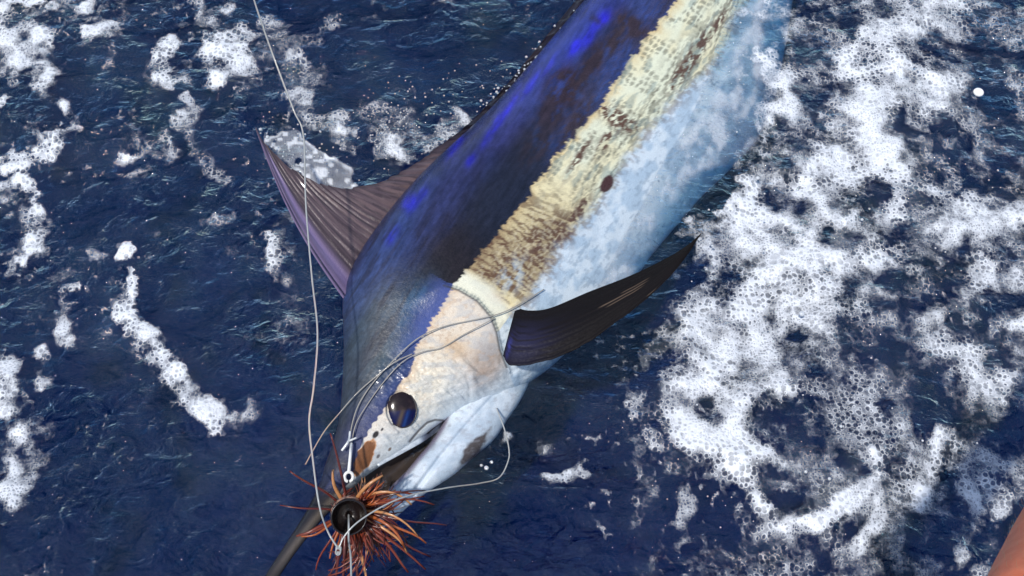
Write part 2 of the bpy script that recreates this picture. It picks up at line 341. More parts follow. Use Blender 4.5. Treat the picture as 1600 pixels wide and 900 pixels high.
# added sheet whose blue stands in for light scattered up from the deep
dx = np.array([-900., -3., 3., 900.]); DX, DY = np.meshgrid(dx, dx, indexing='ij')
M_deep = plain('deep_blue', (22, 70, 122), rough=0.9, spec=0.0, vary=0.2, scale=3.0, bump=0)
obj('deep_scatter_sheet', mesh_np('deep_scatter_sheet', np.stack([DX, DY, np.full_like(DX, -0.46)], -1).reshape(-1, 3), grid_faces(4, 4)[:, ::-1].copy(), M_deep, orient=False), kind='structure', label='blue sheet standing in for light scattered by the sea below', cat='water')

# foam sheet
den = DEN.reshape(-1); fl_ = film.reshape(-1)
fa = np.maximum(den, fl_)
fm = fa[water_faces].max(1) > 0.03
ff = water_faces[fm]; used = np.unique(ff); remap = np.full(len(fa), -1); remap[used] = np.arange(len(used))
fv = water_v[used].copy()
fv[:, 2] += 0.0022 + 0.004 * den[used] ** 1.5 + 0.002 * den[used] * (fbm(fv[:, 0] * 70, fv[:, 1] * 70, 3, 2) - .5)
t = NT('foam_bubbles'); tc = t.n('TexCoord'); at = t.n('Attribute', attribute_name='foam'); af = t.n('Attribute', attribute_name='film')
D = at.outputs['Fac']
wn1 = t.n('TexNoise', {'Vector': tc.outputs['Object'], 'Scale': 34.0, 'Detail': 2.0})
wv = t.n('VectorMath', {0: wn1.outputs['Color'], 1: (0.012, 0.012, 0.0)}, operation='MULTIPLY')
wp = t.n('VectorMath', {0: tc.outputs['Object'], 1: wv.outputs[0]}, operation='ADD')
def bubbles(scale, lo, hi):
    f1 = t.n('TexVoronoi', {'Vector': wp.outputs[0], 'Scale': scale, 'Randomness': 0.85}, voronoi_dimensions='2D', feature='F1')
    rnd = t.n('SeparateColor', {0: f1.outputs['Color']}).outputs
    r = t.mapr(rnd[0], 0.0, 1.0, lo, hi, False)
    e = t.math('SUBTRACT', f1.outputs['Distance'], r)
    hole = t.mapr(e, -0.20, 0.14, 1.0, 0.0)
    rim_ = t.math('MULTIPLY', t.mapr(e, -0.02, 0.08, 0.0, 1.0), t.mapr(e, 0.08, 0.24, 1.0, 0.0))
    return hole, rim_, rnd[1]
h0, r0, k0 = bubbles(58.0, 0.02, 0.50)
h1, r1, k1 = bubbles(104.0, 0.10, 0.50)
h2, r2, k2 = bubbles(200.0, 0.06, 0.46)
szn = t.n('TexNoise', {'Vector': tc.outputs['Object'], 'Scale': 9.0, 'Detail': 4.0})
big = t.mapr(szn.outputs[0], 0.40, 0.58, 0.0, 1.0)
hole = t.n('Mix', {0: big, 2: t.math('MULTIPLY', h2, 0.78), 3: h1}, data_type='FLOAT').outputs[0]
few = t.mapr(t.n('TexNoise', {'Vector': tc.outputs['Object'], 'Scale': 14.0, 'Detail': 2.0}).outputs[0], 0.52, 0.62, 0.0, 1.0)
hole = t.math('MAXIMUM', hole, t.math('MULTIPLY', h0, few))
rimm = t.n('Mix', {0: big, 2: t.math('MULTIPLY', r2, 0.5), 3: r1}, data_type='FLOAT').outputs[0]
fine = t.n('TexNoise', {'Vector': tc.outputs['Object'], 'Scale': 150.0, 'Detail': 4.0, 'Roughness': 0.7}).outputs[0]
mid = t.n('TexNoise', {'Vector': tc.outputs['Object'], 'Scale': 42.0, 'Detail': 4.0, 'Roughness': 0.65}).outputs[0]
dd = t.math('MULTIPLY_ADD', t.math('SUBTRACT', fine, 0.5), 0.42, D)
dd = t.math('MULTIPLY_ADD', t.math('SUBTRACT', mid, 0.5), 0.75, dd)
solid = t.mapr(dd, 0.20, 0.95, 0.0, 1.0)
hs = t.mapr(dd, 0.35, 1.05, 0.88, 0.36)                       # holes are clear in thin foam, veiled in thick foam
keep = t.math('SUBTRACT', 1.0, t.math('MULTIPLY', hole, hs))
al = t.math('MULTIPLY', solid, keep)
al = t.math('ADD', al, t.math('MULTIPLY', rimm, t.mapr(dd, 0.24, 0.5, 0.0, 0.35)), clamp=True)
al = t.math('MAXIMUM', al, af.outputs['Fac'], clamp=True)
hb = t.math('ADD', t.math('MULTIPLY', hole, -1.0), t.math('MULTIPLY', fine, 0.7))
bm_ = t.n('Bump', {'Strength': 0.5, 'Distance': 0.004, 'Height': hb})
pr = t.n('BsdfPrincipled', {'Base Color': (0.80, 0.83, 0.87, 1), 'Roughness': 0.35, 'Normal': bm_.outputs[0], 'Specular IOR Level': 0.35})
mx = t.n('MixShader', {0: al, 1: t.n('BsdfTransparent').outputs[0], 2: pr.outputs[0]})
t.t.links.new(mx.outputs[0], t.out.inputs[0])
obj('sea_foam', mesh_np('sea_foam', fv, remap[ff], t.m, attrs={'foam': den[used], 'film': fl_[used]}, orient=False), kind='stuff', label='white lacy bubble foam drifting on the dark sea', cat='foam')

# ================================================================ MARLIN
# plane the fish lies in: through three photo pixels at chosen heights above the water
A_, B_, C_ = at_z(540, 500, 0.100), at_z(800, 640, -0.030), at_z(1185, 160, -0.155)
FN = np.cross(B_ - A_, C_ - A_); FN /= np.linalg.norm(FN); FN *= np.sign(FN[2])
def on_fish(px, py, h=0.0):                 # pixel -> fish mid-plane (+h along its normal)
    d = ray(px, py); t_ = ((A_ - CO) @ FN + h) / (d @ FN)
    return CO + d * t_[..., None]
STN = [  # dorsal pixel, ventral pixel, half thickness (m)
 ((330, 1046), (334, 1049), .003), ((372, 970), (388, 974), .008), ((415, 898), (436, 902), .011), ((446, 850), (468, 856), .013), ((474, 806), (504, 812), .016),
 ((490, 776), (534, 784), .020), ((502, 750), (562, 752), .025), ((510, 722), (592, 730), .031), ((519, 698), (622, 711), .037), ((526, 675), (650, 691), .043), ((531, 652), (678, 668), .049),
 ((534, 628), (712, 648), .056), ((536, 602), (750, 634), .064), ((538, 570), (790, 618), .073), ((539, 535), (826, 598), .083), ((538, 500), (856, 577), .092), ((538, 466), (886, 550), .101),
 ((546, 428), (920, 518), .109), ((566, 388), (954, 484), .115), ((595, 346), (986, 446), .119), ((632, 300), (1016, 402), .121), ((676, 255), (1056, 354), .121), ((724, 211), (1098, 306), .120), ((774, 162), (1142, 264), .118),
 ((825, 104), (1184, 216), .115), ((874, 46), (1210, 156), .112), ((920, -8), (1224, 86), .108), ((970, -66), (1236, 14), .102), ((1030, -134), (1246, -60), .092), ((1100, -212), (1258, -146), .072), ((1180, -300), (1286, -258), .048), ((1258, -392), (1318, -368), .030), ((1310, -455), (1348, -440), .020)]
NS = 860; NL = 300; NR = 60
Sd = spline([s[0] for s in STN], NS); Sv = spline([s[1] for s in STN], NS); Sk = spline([[s[2]] for s in STN], NS)[:, 0]
th = np.concatenate([np.linspace(0, np.pi, NL, endpoint=False), np.linspace(np.pi, 2 * np.pi, NR, endpoint=False)])
def loft(Dp, Vp, K, th, power=0.86, skew=1.0):
    Dw = on_fish(Dp[:, 0], Dp[:, 1]); Vw = on_fish(Vp[:, 0], Vp[:, 1])
    q = (1 - np.cos(th)) / 2
    skew = np.broadcast_to(np.asarray(skew, float), K.shape)
    sq = np.sin(np.pi * np.clip(q, 0, 1)[None, :] ** skew[:, None]); sq = np.clip(sq, 0, 1)
    el = np.abs(np.sin(th))[None, :] ** power
    wsk = np.clip((1 - skew) / .35, 0, 1)[:, None]
    left = el * (1 - wsk) + (sq ** .62) * wsk
    pr = np.where(np.sin(th)[None, :] >= 0, left, -el)
    return Dw[:, None, :] * (1 - q)[None, :, None] + Vw[:, None, :] * q[None, :, None] + FN * (K[:, None] * pr)[..., None], Dw, Vw
skw = 1 - .36 * sst(.40, .66, np.linspace(0, 1, NS))
body_v, Dw, Vw = loft(Sd, Sv, Sk, th, skew=skw)
# lower jaw
JST = [((562, 853), (567, 856), .004), ((572, 828), (584, 838), .010), ((584, 802), (612, 814), .015), ((598, 778), (642, 788), .020), ((614, 757), (672, 766), .025), ((636, 735), (706, 744), .031),
       ((656, 711), (740, 714), .038), ((674, 690), (770, 688), .042), ((690, 666), (790, 658), .043), ((700, 640), (808, 632), .040), ((712, 612), (822, 606), .032), ((726, 586), (830, 584), .02)]
NJ = 240; NJL = 120; NJR = 30
Jd = spline([s[0] for s in JST], NJ); Jv = spline([s[1] for s in JST], NJ); Jk = spline([[s[2]] for s in JST], NJ)[:, 0]
thj = np.concatenate([np.linspace(0, np.pi, NJL, endpoint=False), np.linspace(np.pi, 2 * np.pi, NJR, endpoint=False)])
jaw_v, _, _ = loft(Jd, Jv, Jk, thj, 0.8)

# traced lines on the skin (photo pixels)
B1 = [(706, 450), (722, 425), (762, 382), (802, 336), (850, 268), (900, 206), (942, 158), (986, 90), (1030, 34), (1066, -10), (1140, -110), (1240, -300)]   # blue / gold
B2 = [(800, 490), (838, 440), (872, 392), (912, 340), (950, 292), (985, 232), (1020, 190), (1062, 150), (1100, 112), (1135, 58), (1158, 0), (1200, -90), (1290, -310)]   # gold / belly
C1 = [(712, 446), (702, 456), (690, 478), (672, 502), (660, 526), (645, 550), (640, 576), (622, 600), (606, 622), (596, 642), (580, 660), (566, 684), (552, 716), (545, 748), (520, 775)]  # nape / cheek
GSIDE = [(500, 330), (694, 446), (716, 453), (745, 470), (766, 494), (776, 520), (781, 546), (792, 574), (806, 610), (900, 760)]
GILL = [(694, 446), (716, 453), (745, 470), (766, 494), (776, 520), (781, 546), (792, 574), (800, 600)]
FOLD = [(640, 552), (668, 547), (690, 548), (712, 562), (728, 582), (734, 604), (734, 640)]
LIP = [(560, 744), (600, 722), (640, 697), (664, 680), (684, 663), (691, 657)]
LIPE = [(640, 690), (655, 672), (668, 660), (680, 656), (692, 657), (694, 664), (684, 676), (664, 692)]
JG1 = [(640, 780), (690, 712), (730, 664), (780, 610)]
JG2 = [(612, 772), (660, 712), (700, 664)]
AX = np.array([.53, -.848])
def gauss(px, py, x, y, ra, rc):
    """blob elongated along the body axis by ra, across by rc"""
    a = (px - x) * AX[0] + (py - y) * AX[1]; c = (px - x) * (-AX[1]) + (py - y) * AX[0]
    return np.exp(-((a / ra) ** 2 + (c / rc) ** 2))
def mixc(c, col, w):
    return c * (1 - w[:, None]) + lin(col)[None, :] * w[:, None] if not isinstance(col, np.ndarray) else c * (1 - w[:, None]) + col * w[:, None]
def paint_fish(px, py):
    a = px * AX[0] + py * AX[1]; c = -px * AX[1] + py * AX[0]
    n_big = fbm(a / 60, c / 38, 1, 3); n_mid = fbm(a / 16, c / 9, 2, 3); n_fin = fbm(a / 5, c / 3.2, 3, 2)
    jit = 7 * (vn(a / 3.6, c / 30, 4) - .5) + 8 * (vn(a / 14, c / 30, 5) - .5) + 3 * (vn(a / 2.2, c / 2.2, 1) - .5)
    d1, s1, al1 = sdist(px, py, B1); b1 = d1 * s1 + jit
    d2, s2, _ = sdist(px, py, B2); b2 = d2 * s2 + 22 * (fbm(a / 22, c / 22, 6, 3) - .5)
    dc, sc, alc = sdist(px, py, C1); saw = (1.5 + 5 * vn(alc / 11, alc * 0, 2)) * (2 * np.abs(((alc + 5 * vn(alc / 9, alc * 0, 3)) / 7.5) % 1 - .5)) * (1 - sst(120, 150, alc))
    ch = -dc * sc + 0 * saw
    ch = ch + saw - 3 + 5 * (vn(a / 7, c / 7, 1) - .5)
    dg, _, alg = sdist(px, py, GILL); dgs, sg, _ = sdist(px, py, GSIDE); g = -dgs * sg      # negative on the head side
    # --- back
    C = np.repeat(lin((50, 60, 104))[None, :], len(px), 0)
    C = mixc(C, (46, 42, 58), sst(.42, .62, n_big) * .8)
    C = mixc(C, (58, 74, 140), sst(.55, .75, fbm(a / 90, c / 14, 4, 3)) * .6)
    for (x, y, ra, rc, col, w) in [
        (760, 350, 120, 34, (44, 46, 58), .95), (705, 405, 62, 44, (46, 38, 40), .97), (820, 270, 90, 30, (42, 48, 66), .85), (790, 300, 80, 50, (44, 50, 72), .7),
        
        (930, 150, 30, 26, (60, 80, 136), .8), (965, 95, 34, 22, (58, 78, 142), .85), (1010, 10, 40, 24, (60, 78, 142), .8), (880, 215, 30, 20, (54, 78, 140), .6),
        (640, 350, 90, 26, (68, 84, 142), .75), (600, 395, 90, 24, (64, 84, 142), .75), (720, 260, 90, 20, (66, 72, 134), .8), (700, 300, 110, 22, (60, 66, 110), .6), (800, 180, 70, 20, (60, 64, 128), .75),
        (860, 95, 60, 24, (56, 70, 146), .85), (905, 50, 70, 16, (50, 62, 146), .85), (960, -10, 60, 20, (52, 62, 142), .8),
        (560, 470, 50, 30, (66, 84, 138), .7), (590, 520, 80, 40, (74, 92, 108), .95), (560, 600, 110, 34, (70, 80, 94), .95), (645, 480, 40, 18, (62, 104, 140), .8), (615, 560, 60, 22, (66, 96, 112), .75),
        (545, 690, 50, 30, (58, 58, 64), .95)]:
        C = mixc(C, col, w * np.clip(gauss(px, py, x, y, ra, rc) * 1.5 * (0.72 + .56 * n_mid), 0, 1))
    for (x, y, ra, rc, w) in [(945, 28, 12, 9, 1), (900, 72, 16, 8, .9), (925, 50, 30, 9, .7), (860, 100, 20, 5, .5), (640, 316, 14, 10, .85), (612, 368, 16, 9, .7), (655, 310, 24, 8, .6), (712, 228, 26, 8, .9), (735, 250, 12, 7, .8), (775, 195, 40, 7, .8), (800, 160, 22, 6, .7), (830, 130, 24, 7, .6)]:
        C = mixc(C, (46, 36, 228), w * .72 * np.clip(gauss(px, py, x, y, ra * .9, rc * .8) * 1.6 * (.1 + 1.6 * n_mid), 0, 1))
    for (x, y, ra, rc, col, w) in [(882, 138, 30, 26, (58, 42, 46), 1.1), (862, 178, 30, 20, (56, 44, 54), .9), (925, 100, 40, 12, (60, 46, 52), 1.0), (985, 40, 14, 26, (60, 46, 52), 1.1), (962, 62, 30, 12, (60, 48, 54), .9), (900, 190, 50, 11, (62, 52, 60), .9), (840, 225, 40, 22, (52, 46, 58), .8), (1040, -40, 30, 30, (58, 46, 54), 1), (930, 30, 6, 20, (50, 46, 90), .5)]:
        C = mixc(C, col, np.clip(w * gauss(px, py, x, y, ra, rc) * 1.9 * sst(.28, .62, n_mid * .6 + n_fin * .25 + n_big * .15), 0, .95))
    # dark bar streaks running along the shoulder
    stk = sst(.56, .72, fbm(a / 70, c / 7, 7, 3)) * sst(-260, -120, a) * (1 - sst(40, 160, a)) * sst(30, 70, -b1)
    C = mixc(C, (44, 42, 62), stk * .55)
    # scale rows near the gold edge in the far part
    rows = sst(.45, .75, np.abs(np.sin(c / 2.8 + 5 * vn(a / 9, c / 9, 2)))) * sst(190, 330, a) * sst(-60, -12, b1)
    C = mixc(C, (66, 54, 60), rows * .35)
    C = C * (.54 + .24 * sst(180, 300, a))[:, None]
    C = C * (.70 + .60 * fbm(a / 34, c / 2.6, 6, 3))[:, None]
    mot = fbm(a / 11, c / 5, 1, 3); C = C * (.62 + .76 * mot)[:, None]
    C = C * (0.86 + .28 * n_fin)[:, None]
    # violet band above the cheek
    wv_ = sst(-52, 0, ch) * (1 - sst(300, 340, alc)) * (g < 6)
    C = mixc(C, (80, 96, 160), wv_ * .75 * (1 - sst(70, 170, alc) * .55))
    # --- gold band
    far = sst(150, 270, a)
    gold = np.repeat(lin((238, 222, 172))[None, :], len(px), 0)
    gold = mixc(gold, (232, 234, 206), (.5 + .5 * sst(.35, .65, fbm(a / 50, c / 30, 5, 2))) * far)
    gold = mixc(gold, (214, 190, 140), (1 - sst(0, 16, b1)) * .8 * (.5 + n_mid))
    bx = px + 4 * (vn(a / 9, c / 9, 3) - .5); by = py + 4 * (vn(a / 9 + 7, c / 9, 4) - .5)
    aw = bx * AX[0] + by * AX[1]; cw = -bx * AX[1] + by * AX[0]
    near_pat = sst(.42, .62, fbm(aw / 3.4, cw / 17, 6, 2))           # strokes across the body
    jx_ = aw + 5 * (fbm(a / 12 + 3, c / 12, 2, 2) - .5) + 2.6 * (vn(a / 6, c / 6, 5) - .5); jy_ = cw + 5 * (fbm(a / 12, c / 12 + 5, 3, 2) - .5) + 2.6 * (vn(a / 6 + 9, c / 6, 6) - .5)
    lattice = sst(.25, .60, (np.abs(np.sin(jx_ / 3.1)) * np.abs(np.sin(jy_ / 2.9))))
    cells = lattice * (.06 + .94 * sst(.44, .60, fbm(a / 22, c / 30, 2, 2)))
    strokes = sst(.46, .58, fbm(jx_ / 16, jy_ / 3.0, 7, 2))
    inner = sst(30, 70, b1)
    far_pat = np.clip(cells * (1 - inner * .6) * .8 + strokes * inner * .75, 0, 1)
    dens_near = np.clip(gauss(px, py, 770, 408, 46, 60) * 1.3 + gauss(px, py, 855, 395, 60, 28) * 1.2 + gauss(px, py, 830, 340, 60, 60) * .55, 0, 1)
    pat = near_pat * (1 - far) * (.35 + .75 * dens_near) + far_pat * far * .9
    gold = mixc(gold, lin((104, 78, 58))[None, :] * (1 - far)[:, None] + lin((122, 120, 102))[None, :] * far[:, None], np.clip(pat, 0, 1))
    gold = mixc(gold, (106, 80, 60), np.clip(dens_near * 1.25 - .35, 0, .8) * (.55 + .6 * n_fin))
    gold = mixc(gold, (112, 138, 140), far * sst(.58, .70, fbm(aw / 30, cw / 8, 1, 2)) * .45)
    for (x, y, ra, rc, w) in [(965, 185, 10, 26, 1.0), (950, 215, 26, 6, .9), (905, 245, 34, 5, .6), (1085, 85, 42, 7, .95), (1062, 118, 24, 6, .9), (880, 372, 20, 14, .8), (845, 382, 14, 10, .8), (905, 330, 26, 8, .7), (1120, 40, 30, 4, .7)]:
        gold = mixc(gold, (98, 72, 58), np.clip(w * gauss(px, py, x, y, ra * 1.15, rc * 1.3) * 2.2 * sst(.40, .60, fbm(jx_ / 7, jy_ / 3.2, 4, 3)), 0, 1))
    gold = mixc(gold, (198, 220, 232), np.clip(gauss(px, py, 800, 430, 24, 18) * 1.6 * sst(.40, .62, n_mid), 0, 1) * .5)
    gold = mixc(gold, (178, 120, 50), np.clip(gauss(px, py, 772, 466, 7, 13) * 1.4, 0, 1) * .9)
    dotw = sst(.62, .72, vn(a / 3.2, c / 3.2, 6)) * sst(10, 24, b1) * (1 - far)
    gold = mixc(gold, (232, 222, 190), dotw * .3)
    # comb-like scales tucked under the gill cover
    comb = sst(.35, .8, np.abs(((alg + 3 * vn(a / 7, c / 7, 2)) / 6.5) % 1 - .5) * 2 + .5 * (vn(a / 4, c / 4, 1) - .5)) * (1 - sst(3, 10, g)) * (g > 0)
    gold = mixc(gold, (236, 236, 216), (g > 0) * (1 - sst(22, 40, g)) * .85)
    gold = mixc(gold, (96, 112, 116), comb * .55)
    C = mixc(C, gold, sst(-1.2, 1.2, b1) * (g > -2))
    # --- belly
    bel = np.repeat(lin((216, 228, 236))[None, :], len(px), 0)
    bel = mixc(bel, (168, 192, 212), sst(.42, .64, fbm(a / 26, c / 20, 3, 4)) * .75)
    bel = mixc(bel, (140, 160, 178), sst(.58, .72, fbm(a / 9, c / 5, 5, 3)) * .5)
    edgev = sst(.48, .6, fbm(aw / 5, cw / 10, 2, 3)) * (1 - sst(0, 26, b2))
    bel = mixc(bel, (112, 92, 84), edgev * .65)
    C = mixc(C, bel, sst(-12, 12, b2) * (g > -2))
    spot = 1 - sst(.78, 1.02, np.hypot(((px - 948) * .83 + (py - 287) * -.55) / 17 * 1.0 * .0 + ((px - 948) * .85 + (py - 287) * .53) / 10, ((px - 948) * .53 - (py - 287) * .85) / 17) + .35 * (n_mid - .5))
    C = mixc(C, (74, 46, 44), spot)
    # --- cheek, gill cover, throat
    hd = sst(-1, 1.2, ch) * (g <= 0)
    cheek = np.repeat(lin((226, 212, 192))[None, :], len(px), 0)
    cool = sst(515, 610, .55 * px + .62 * py - 190 + 60 * (fbm(px / 60, py / 60, 4, 3) - .5))
    cheek = mixc(cheek, (198, 212, 222), cool * .92)
    cheek = mixc(cheek, (236, 226, 202), gauss(px, py, 660, 596, 70, 46) * .75)
    cheek = mixc(cheek, (160, 134, 112), np.clip(gauss(px, py, 762, 565, 44, 26) * 1.3, 0, 1) * .8 * (.6 + .7 * n_mid))
    cheek = mixc(cheek, (206, 168, 122), np.clip(gauss(px, py, 712, 545, 16, 22) * 1.2, 0, 1) * .55)
    cheek = mixc(cheek, (214, 182, 144), (1 - sst(2, 16, ch)) * (1 - sst(190, 240, alc)) * .55)
    spk = sst(.68, .78, vn(px / 4, py / 4, 5)); cheek = mixc(cheek, (176, 146, 120), spk * .35 * (1 - cool))
    cheek = mixc(cheek, (168, 178, 186), sst(.50, .70, fbm(px / 18, py / 10, 2, 4)) * .38)
    # snout: brown bare patch, nostril and pits
    br = 1 - sst(.75, 1.1, np.hypot(((px - 567) * .5 - (py - 716) * .87) / 32, ((px - 567) * .87 + (py - 716) * .5) / 13) + .5 * (fbm(px / 12, py / 12, 3, 3) - .5))
    cheek = mixc(cheek, (196, 132, 70), sst(0, .5, br) * .9); cheek = mixc(cheek, (124, 80, 48), sst(.35, .8, br))
    for (x, y, r, pc_) in [(587, 679, 4.6, (24, 20, 22)), (609, 702, 2.4, (122, 108, 98)), (591, 713, 2.6, (112, 110, 112)), (597, 671, 2.0, (70, 66, 66))]:
        cheek = mixc(cheek, pc_, 1 - sst(.6, 1.1, np.hypot((px - x) * .8 + (py - y) * .6, ((px - x) * -.6 + (py - y) * .8) * .6 * 1.0) / r))
    dl, sl, _ = sdist(px, py, LIPE); cheek = mixc(cheek, (54, 46, 48), (1 - sst(.8, 2.6, dl)) * .8)
    C = mixc(C, cheek, hd)
    C = mixc(C, (58, 60, 66), (1 - sst(.8, 2.8, dg)) * .8 * (py < 575))
    # bill: dark horn with a pale wet highlight painted along it
    bill = sst(738, 775, py + .25 * (px - 540))
    horn = np.repeat(lin((38, 36, 39))[None, :], len(px), 0); horn = horn * (.7 + .6 * fbm(a / 40, c / 5, 5, 3))[:, None]
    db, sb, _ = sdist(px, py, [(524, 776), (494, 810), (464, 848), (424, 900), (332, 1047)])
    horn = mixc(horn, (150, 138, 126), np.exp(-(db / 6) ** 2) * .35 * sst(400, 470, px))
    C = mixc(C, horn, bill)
    return np.clip(C, 0.002, 0.92)
def relief(px, py):
    """fine skin relief in metres, along the outward normal"""
    a = px * AX[0] + py * AX[1]; c = -px * AX[1] + py * AX[0]
    dg, _, _ = sdist(px, py, GILL); dgs, sg, _ = sdist(px, py, GSIDE); g = -dgs * sg
    h = 0.006 * (1 - sst(0, 5, g)) * sst(-60, -4, g) * (1 - sst(0, 14, dg - dgs)) * (1 - sst(560, 600, py))
    dfd, sf, _ = sdist(px, py, FOLD); h = h - 0.0022 * np.exp(-(dfd / 3.0) ** 2) + 0.0026 * np.exp(-((dfd * sf + 8) / 6) ** 2)
    dl, _, _ = sdist(px, py, LIP); h = h + 0.0040 * np.exp(-(dl / 8) ** 2)
    d3, _, _ = sdist(px, py, LIPE); h = h - 0.0026 * np.exp(-(d3 / 2.2) ** 2)
    er = np.hypot((px - 627) / 24, (py - 639) / 30); h = h - 0.006 * (1 - sst(.85, 1.05, er)) 
    cheek = sst(560, 640, px) * (1 - sst(800, 850, px)) * sst(540, 580, py) * (1 - sst(730, 760, py))
    h = h + cheek * (0.0068 * (fbm(px / 15, py / 9, 3, 4) - .5) + 0.0042 * (fbm((px + py) / 30, (px - py) / 7, 5, 3) - .5))
    h = h + 0.0030 * np.exp(-(np.hypot(px - 600, (py - 690) * 1.0) / 14) ** 2)
    h = h + 0.0005 * (fbm(a / 9, c / 5, 6, 3) - .5) + 0.004 * (fbm(a / 40, c / 28, 2, 2) - .5) * sst(760, 860, px)
    fx_ = sst(760, 800, px) * (1 - sst(880, 910, px)) * sst(460, 500, py) * (1 - sst(640, 680, py))
    h = h + fx_ * 0.006 * (fbm(px / 12, py / 16, 1, 3) - .5)
    return h
def jaw_relief(px, py):
    h = 0.0016 * (fbm(px / 20, py / 20, 3, 3) - .5)
    for ln, dpt, w in ((JG1, .0060, 4.0), (JG2, .0026, 3.0)):
        d, _, _ = sdist(px, py, ln); h = h - dpt * np.exp(-(d / w) ** 2)
    return h
def apply_relief(vv, nmask, fn):
    shp = vv.shape; P = vv.reshape(-1, 3); px, py = to_px(P)
    P = P + FN * (fn(px, py) * nmask.reshape(-1))[:, None]
    return P.reshape(shp)
mask = np.clip(np.sin(th), 0, 1)[None, :] ** .5 * np.ones((NS, 1))
body_v = apply_relief(body_v, mask, relief)
maskj = np.clip(np.sin(thj), 0, 1)[None, :] ** .5 * np.ones((NJ, 1))
jaw_v = apply_relief(jaw_v, maskj, jaw_relief)
bp = body_v.reshape(-1, 3); jp = jaw_v.reshape(-1, 3)
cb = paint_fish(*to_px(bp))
jx, jy = to_px(jp)
ja = fbm(jx / 26, jy / 26, 2, 3)
cj = np.repeat(lin((212, 222, 230))[None, :], len(jx), 0)
cj = mixc(cj, (176, 192, 206), sst(.4, .65, ja) * .7)
dgu, sgu, _ = sdist(jx, jy, [(702, 738), (722, 700), (745, 676), (768, 664)])
cj = mixc(cj, (70, 54, 48), (1 - sst(9, 15, np.hypot((jx - 740) * .62 + (jy - 702) * -.78, 0) * .30 + np.abs((jx - 740) * .78 + (jy - 702) * .62) * .92 + 6 * (fbm(jx / 8, jy / 8, 1, 3) - .5))) * .92)
djl, sjl, _ = sdist(jx, jy, [(s[0][0], s[0][1]) for s in JST[:10]])
cj = mixc(cj, (126, 112, 136), (1 - sst(3, 9, djl)) * .8)
cj = mixc(cj, (150, 150, 156), sst(.55, .8, fbm(jx / 9, jy / 6, 4, 3)) * .4)
M_skin = painted('marlin_skin', rough=0.46, spec=0.38, coat=0.14, bump=0.16, scale=240, vary=0.16)
root = empty('marlin', np.append(at_z(760, 400, 0.0)[:2], 0.0), 'long-billed marlin with cobalt back and pale gold flank rolled on its side in the sea', 'fish')
wx0, wy0 = to_px(bp); wet = np.concatenate([np.maximum(sst(735, 775, wy0 + .25 * (wx0 - 540)), .5 * (1 - sst(250, 340, wy0)) * (1 - sst(780, 960, wx0))), np.zeros(len(jp)) + .55]); wet[:len(bp)] = np.maximum(wet[:len(bp)], .55 * sst(596, 640, wx0))
allv = np.vstack([bp, jp])
allf = np.vstack([grid_faces(NS, NL + NR, True), grid_faces(NJ, NJL + NJR, True, off=len(bp))])
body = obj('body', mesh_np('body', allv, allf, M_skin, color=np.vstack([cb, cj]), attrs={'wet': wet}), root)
bv = BVHTree.FromPolygons([tuple(v) for v in allv[:, :].tolist()], allf.tolist())
def hit(px, py):
    d = ray(px, py); h_ = bv.ray_cast(V(CO), V(d).normalized())
    return np.array(h_[0]) if h_[0] is not None else None
def over(px, py, off=0.004, fb=0.0):
    """a point just off the fish's skin under a pixel, else at height fb"""
    p = hit(px, py)
    if p is None: return at_z(px, py, fb)
    d = ray(px, py); d = d / np.linalg.norm(d)
    return p - d * off

# mouth lining between the jaws
UE = spline([(700, 652), (678, 668), (650, 690), (622, 711), (592, 730), (562, 752), (540, 785)], 60)
LE = spline([(704, 655), (688, 678), (668, 704), (648, 728), (626, 754), (606, 782), (590, 815)], 60)
q = np.linspace(-.12, 1.12, 24)
mv = on_fish(UE[:, 0], UE[:, 1])[:, None, :] * (1 - q)[None, :, None] + on_fish(LE[:, 0], LE[:, 1])[:, None, :] * q[None, :, None]
mv = mv - FN * (0.020 * np.sin(np.clip(q, 0, 1) * np.pi) + 0.004)[None, :, None]
mv = mv + FN * (0.0025 * (fbm(np.arange(60)[:, None] / 9. + 0 * q[None, :], q[None, :] * 5 + 0 * np.arange(60)[:, None], 2, 3) - .5))[..., None]
obj('mouth_lining', mesh_np('mouth_lining', mv.reshape(-1, 3), grid_faces(60, 24), plain('mouth_dark', (66, 58, 54), rough=.3, vary=.35, scale=60)), root)

# pale rolled lip at the mouth corner
lp = spline([(590, 727), (625, 706), (654, 687), (675, 671), (689, 661)], 40); lr = spline([[2.2], [4.0], [6.6], [8.2], [6.0]], 40)[:, 0]; lr[-3:] *= [.85, .6, .25]
lpp = np.array([over(x, y, .0025) for x, y in lp]); 
for _ in range(5): lpp[1:-1] = .25 * lpp[:-2] + .5 * lpp[1:-1] + .25 * lpp[2:]
v, f = tube(lpp, lr * np.linalg.norm(lpp[20] - CO) / FPX, 16, .55, up=FN)
lcol = np.repeat(lin((206, 214, 220))[None, :], len(v), 0); lcol = mixc(lcol, (168, 176, 186), sst(.45, .65, fbm(v[:, 0] * 260, v[:, 1] * 260, 2, 3)) * .6)
obj('upper_lip', mesh_np('upper_lip', v, f, M_skin, color=lcol, attrs={'wet': np.full(len(v), .6)}), root)

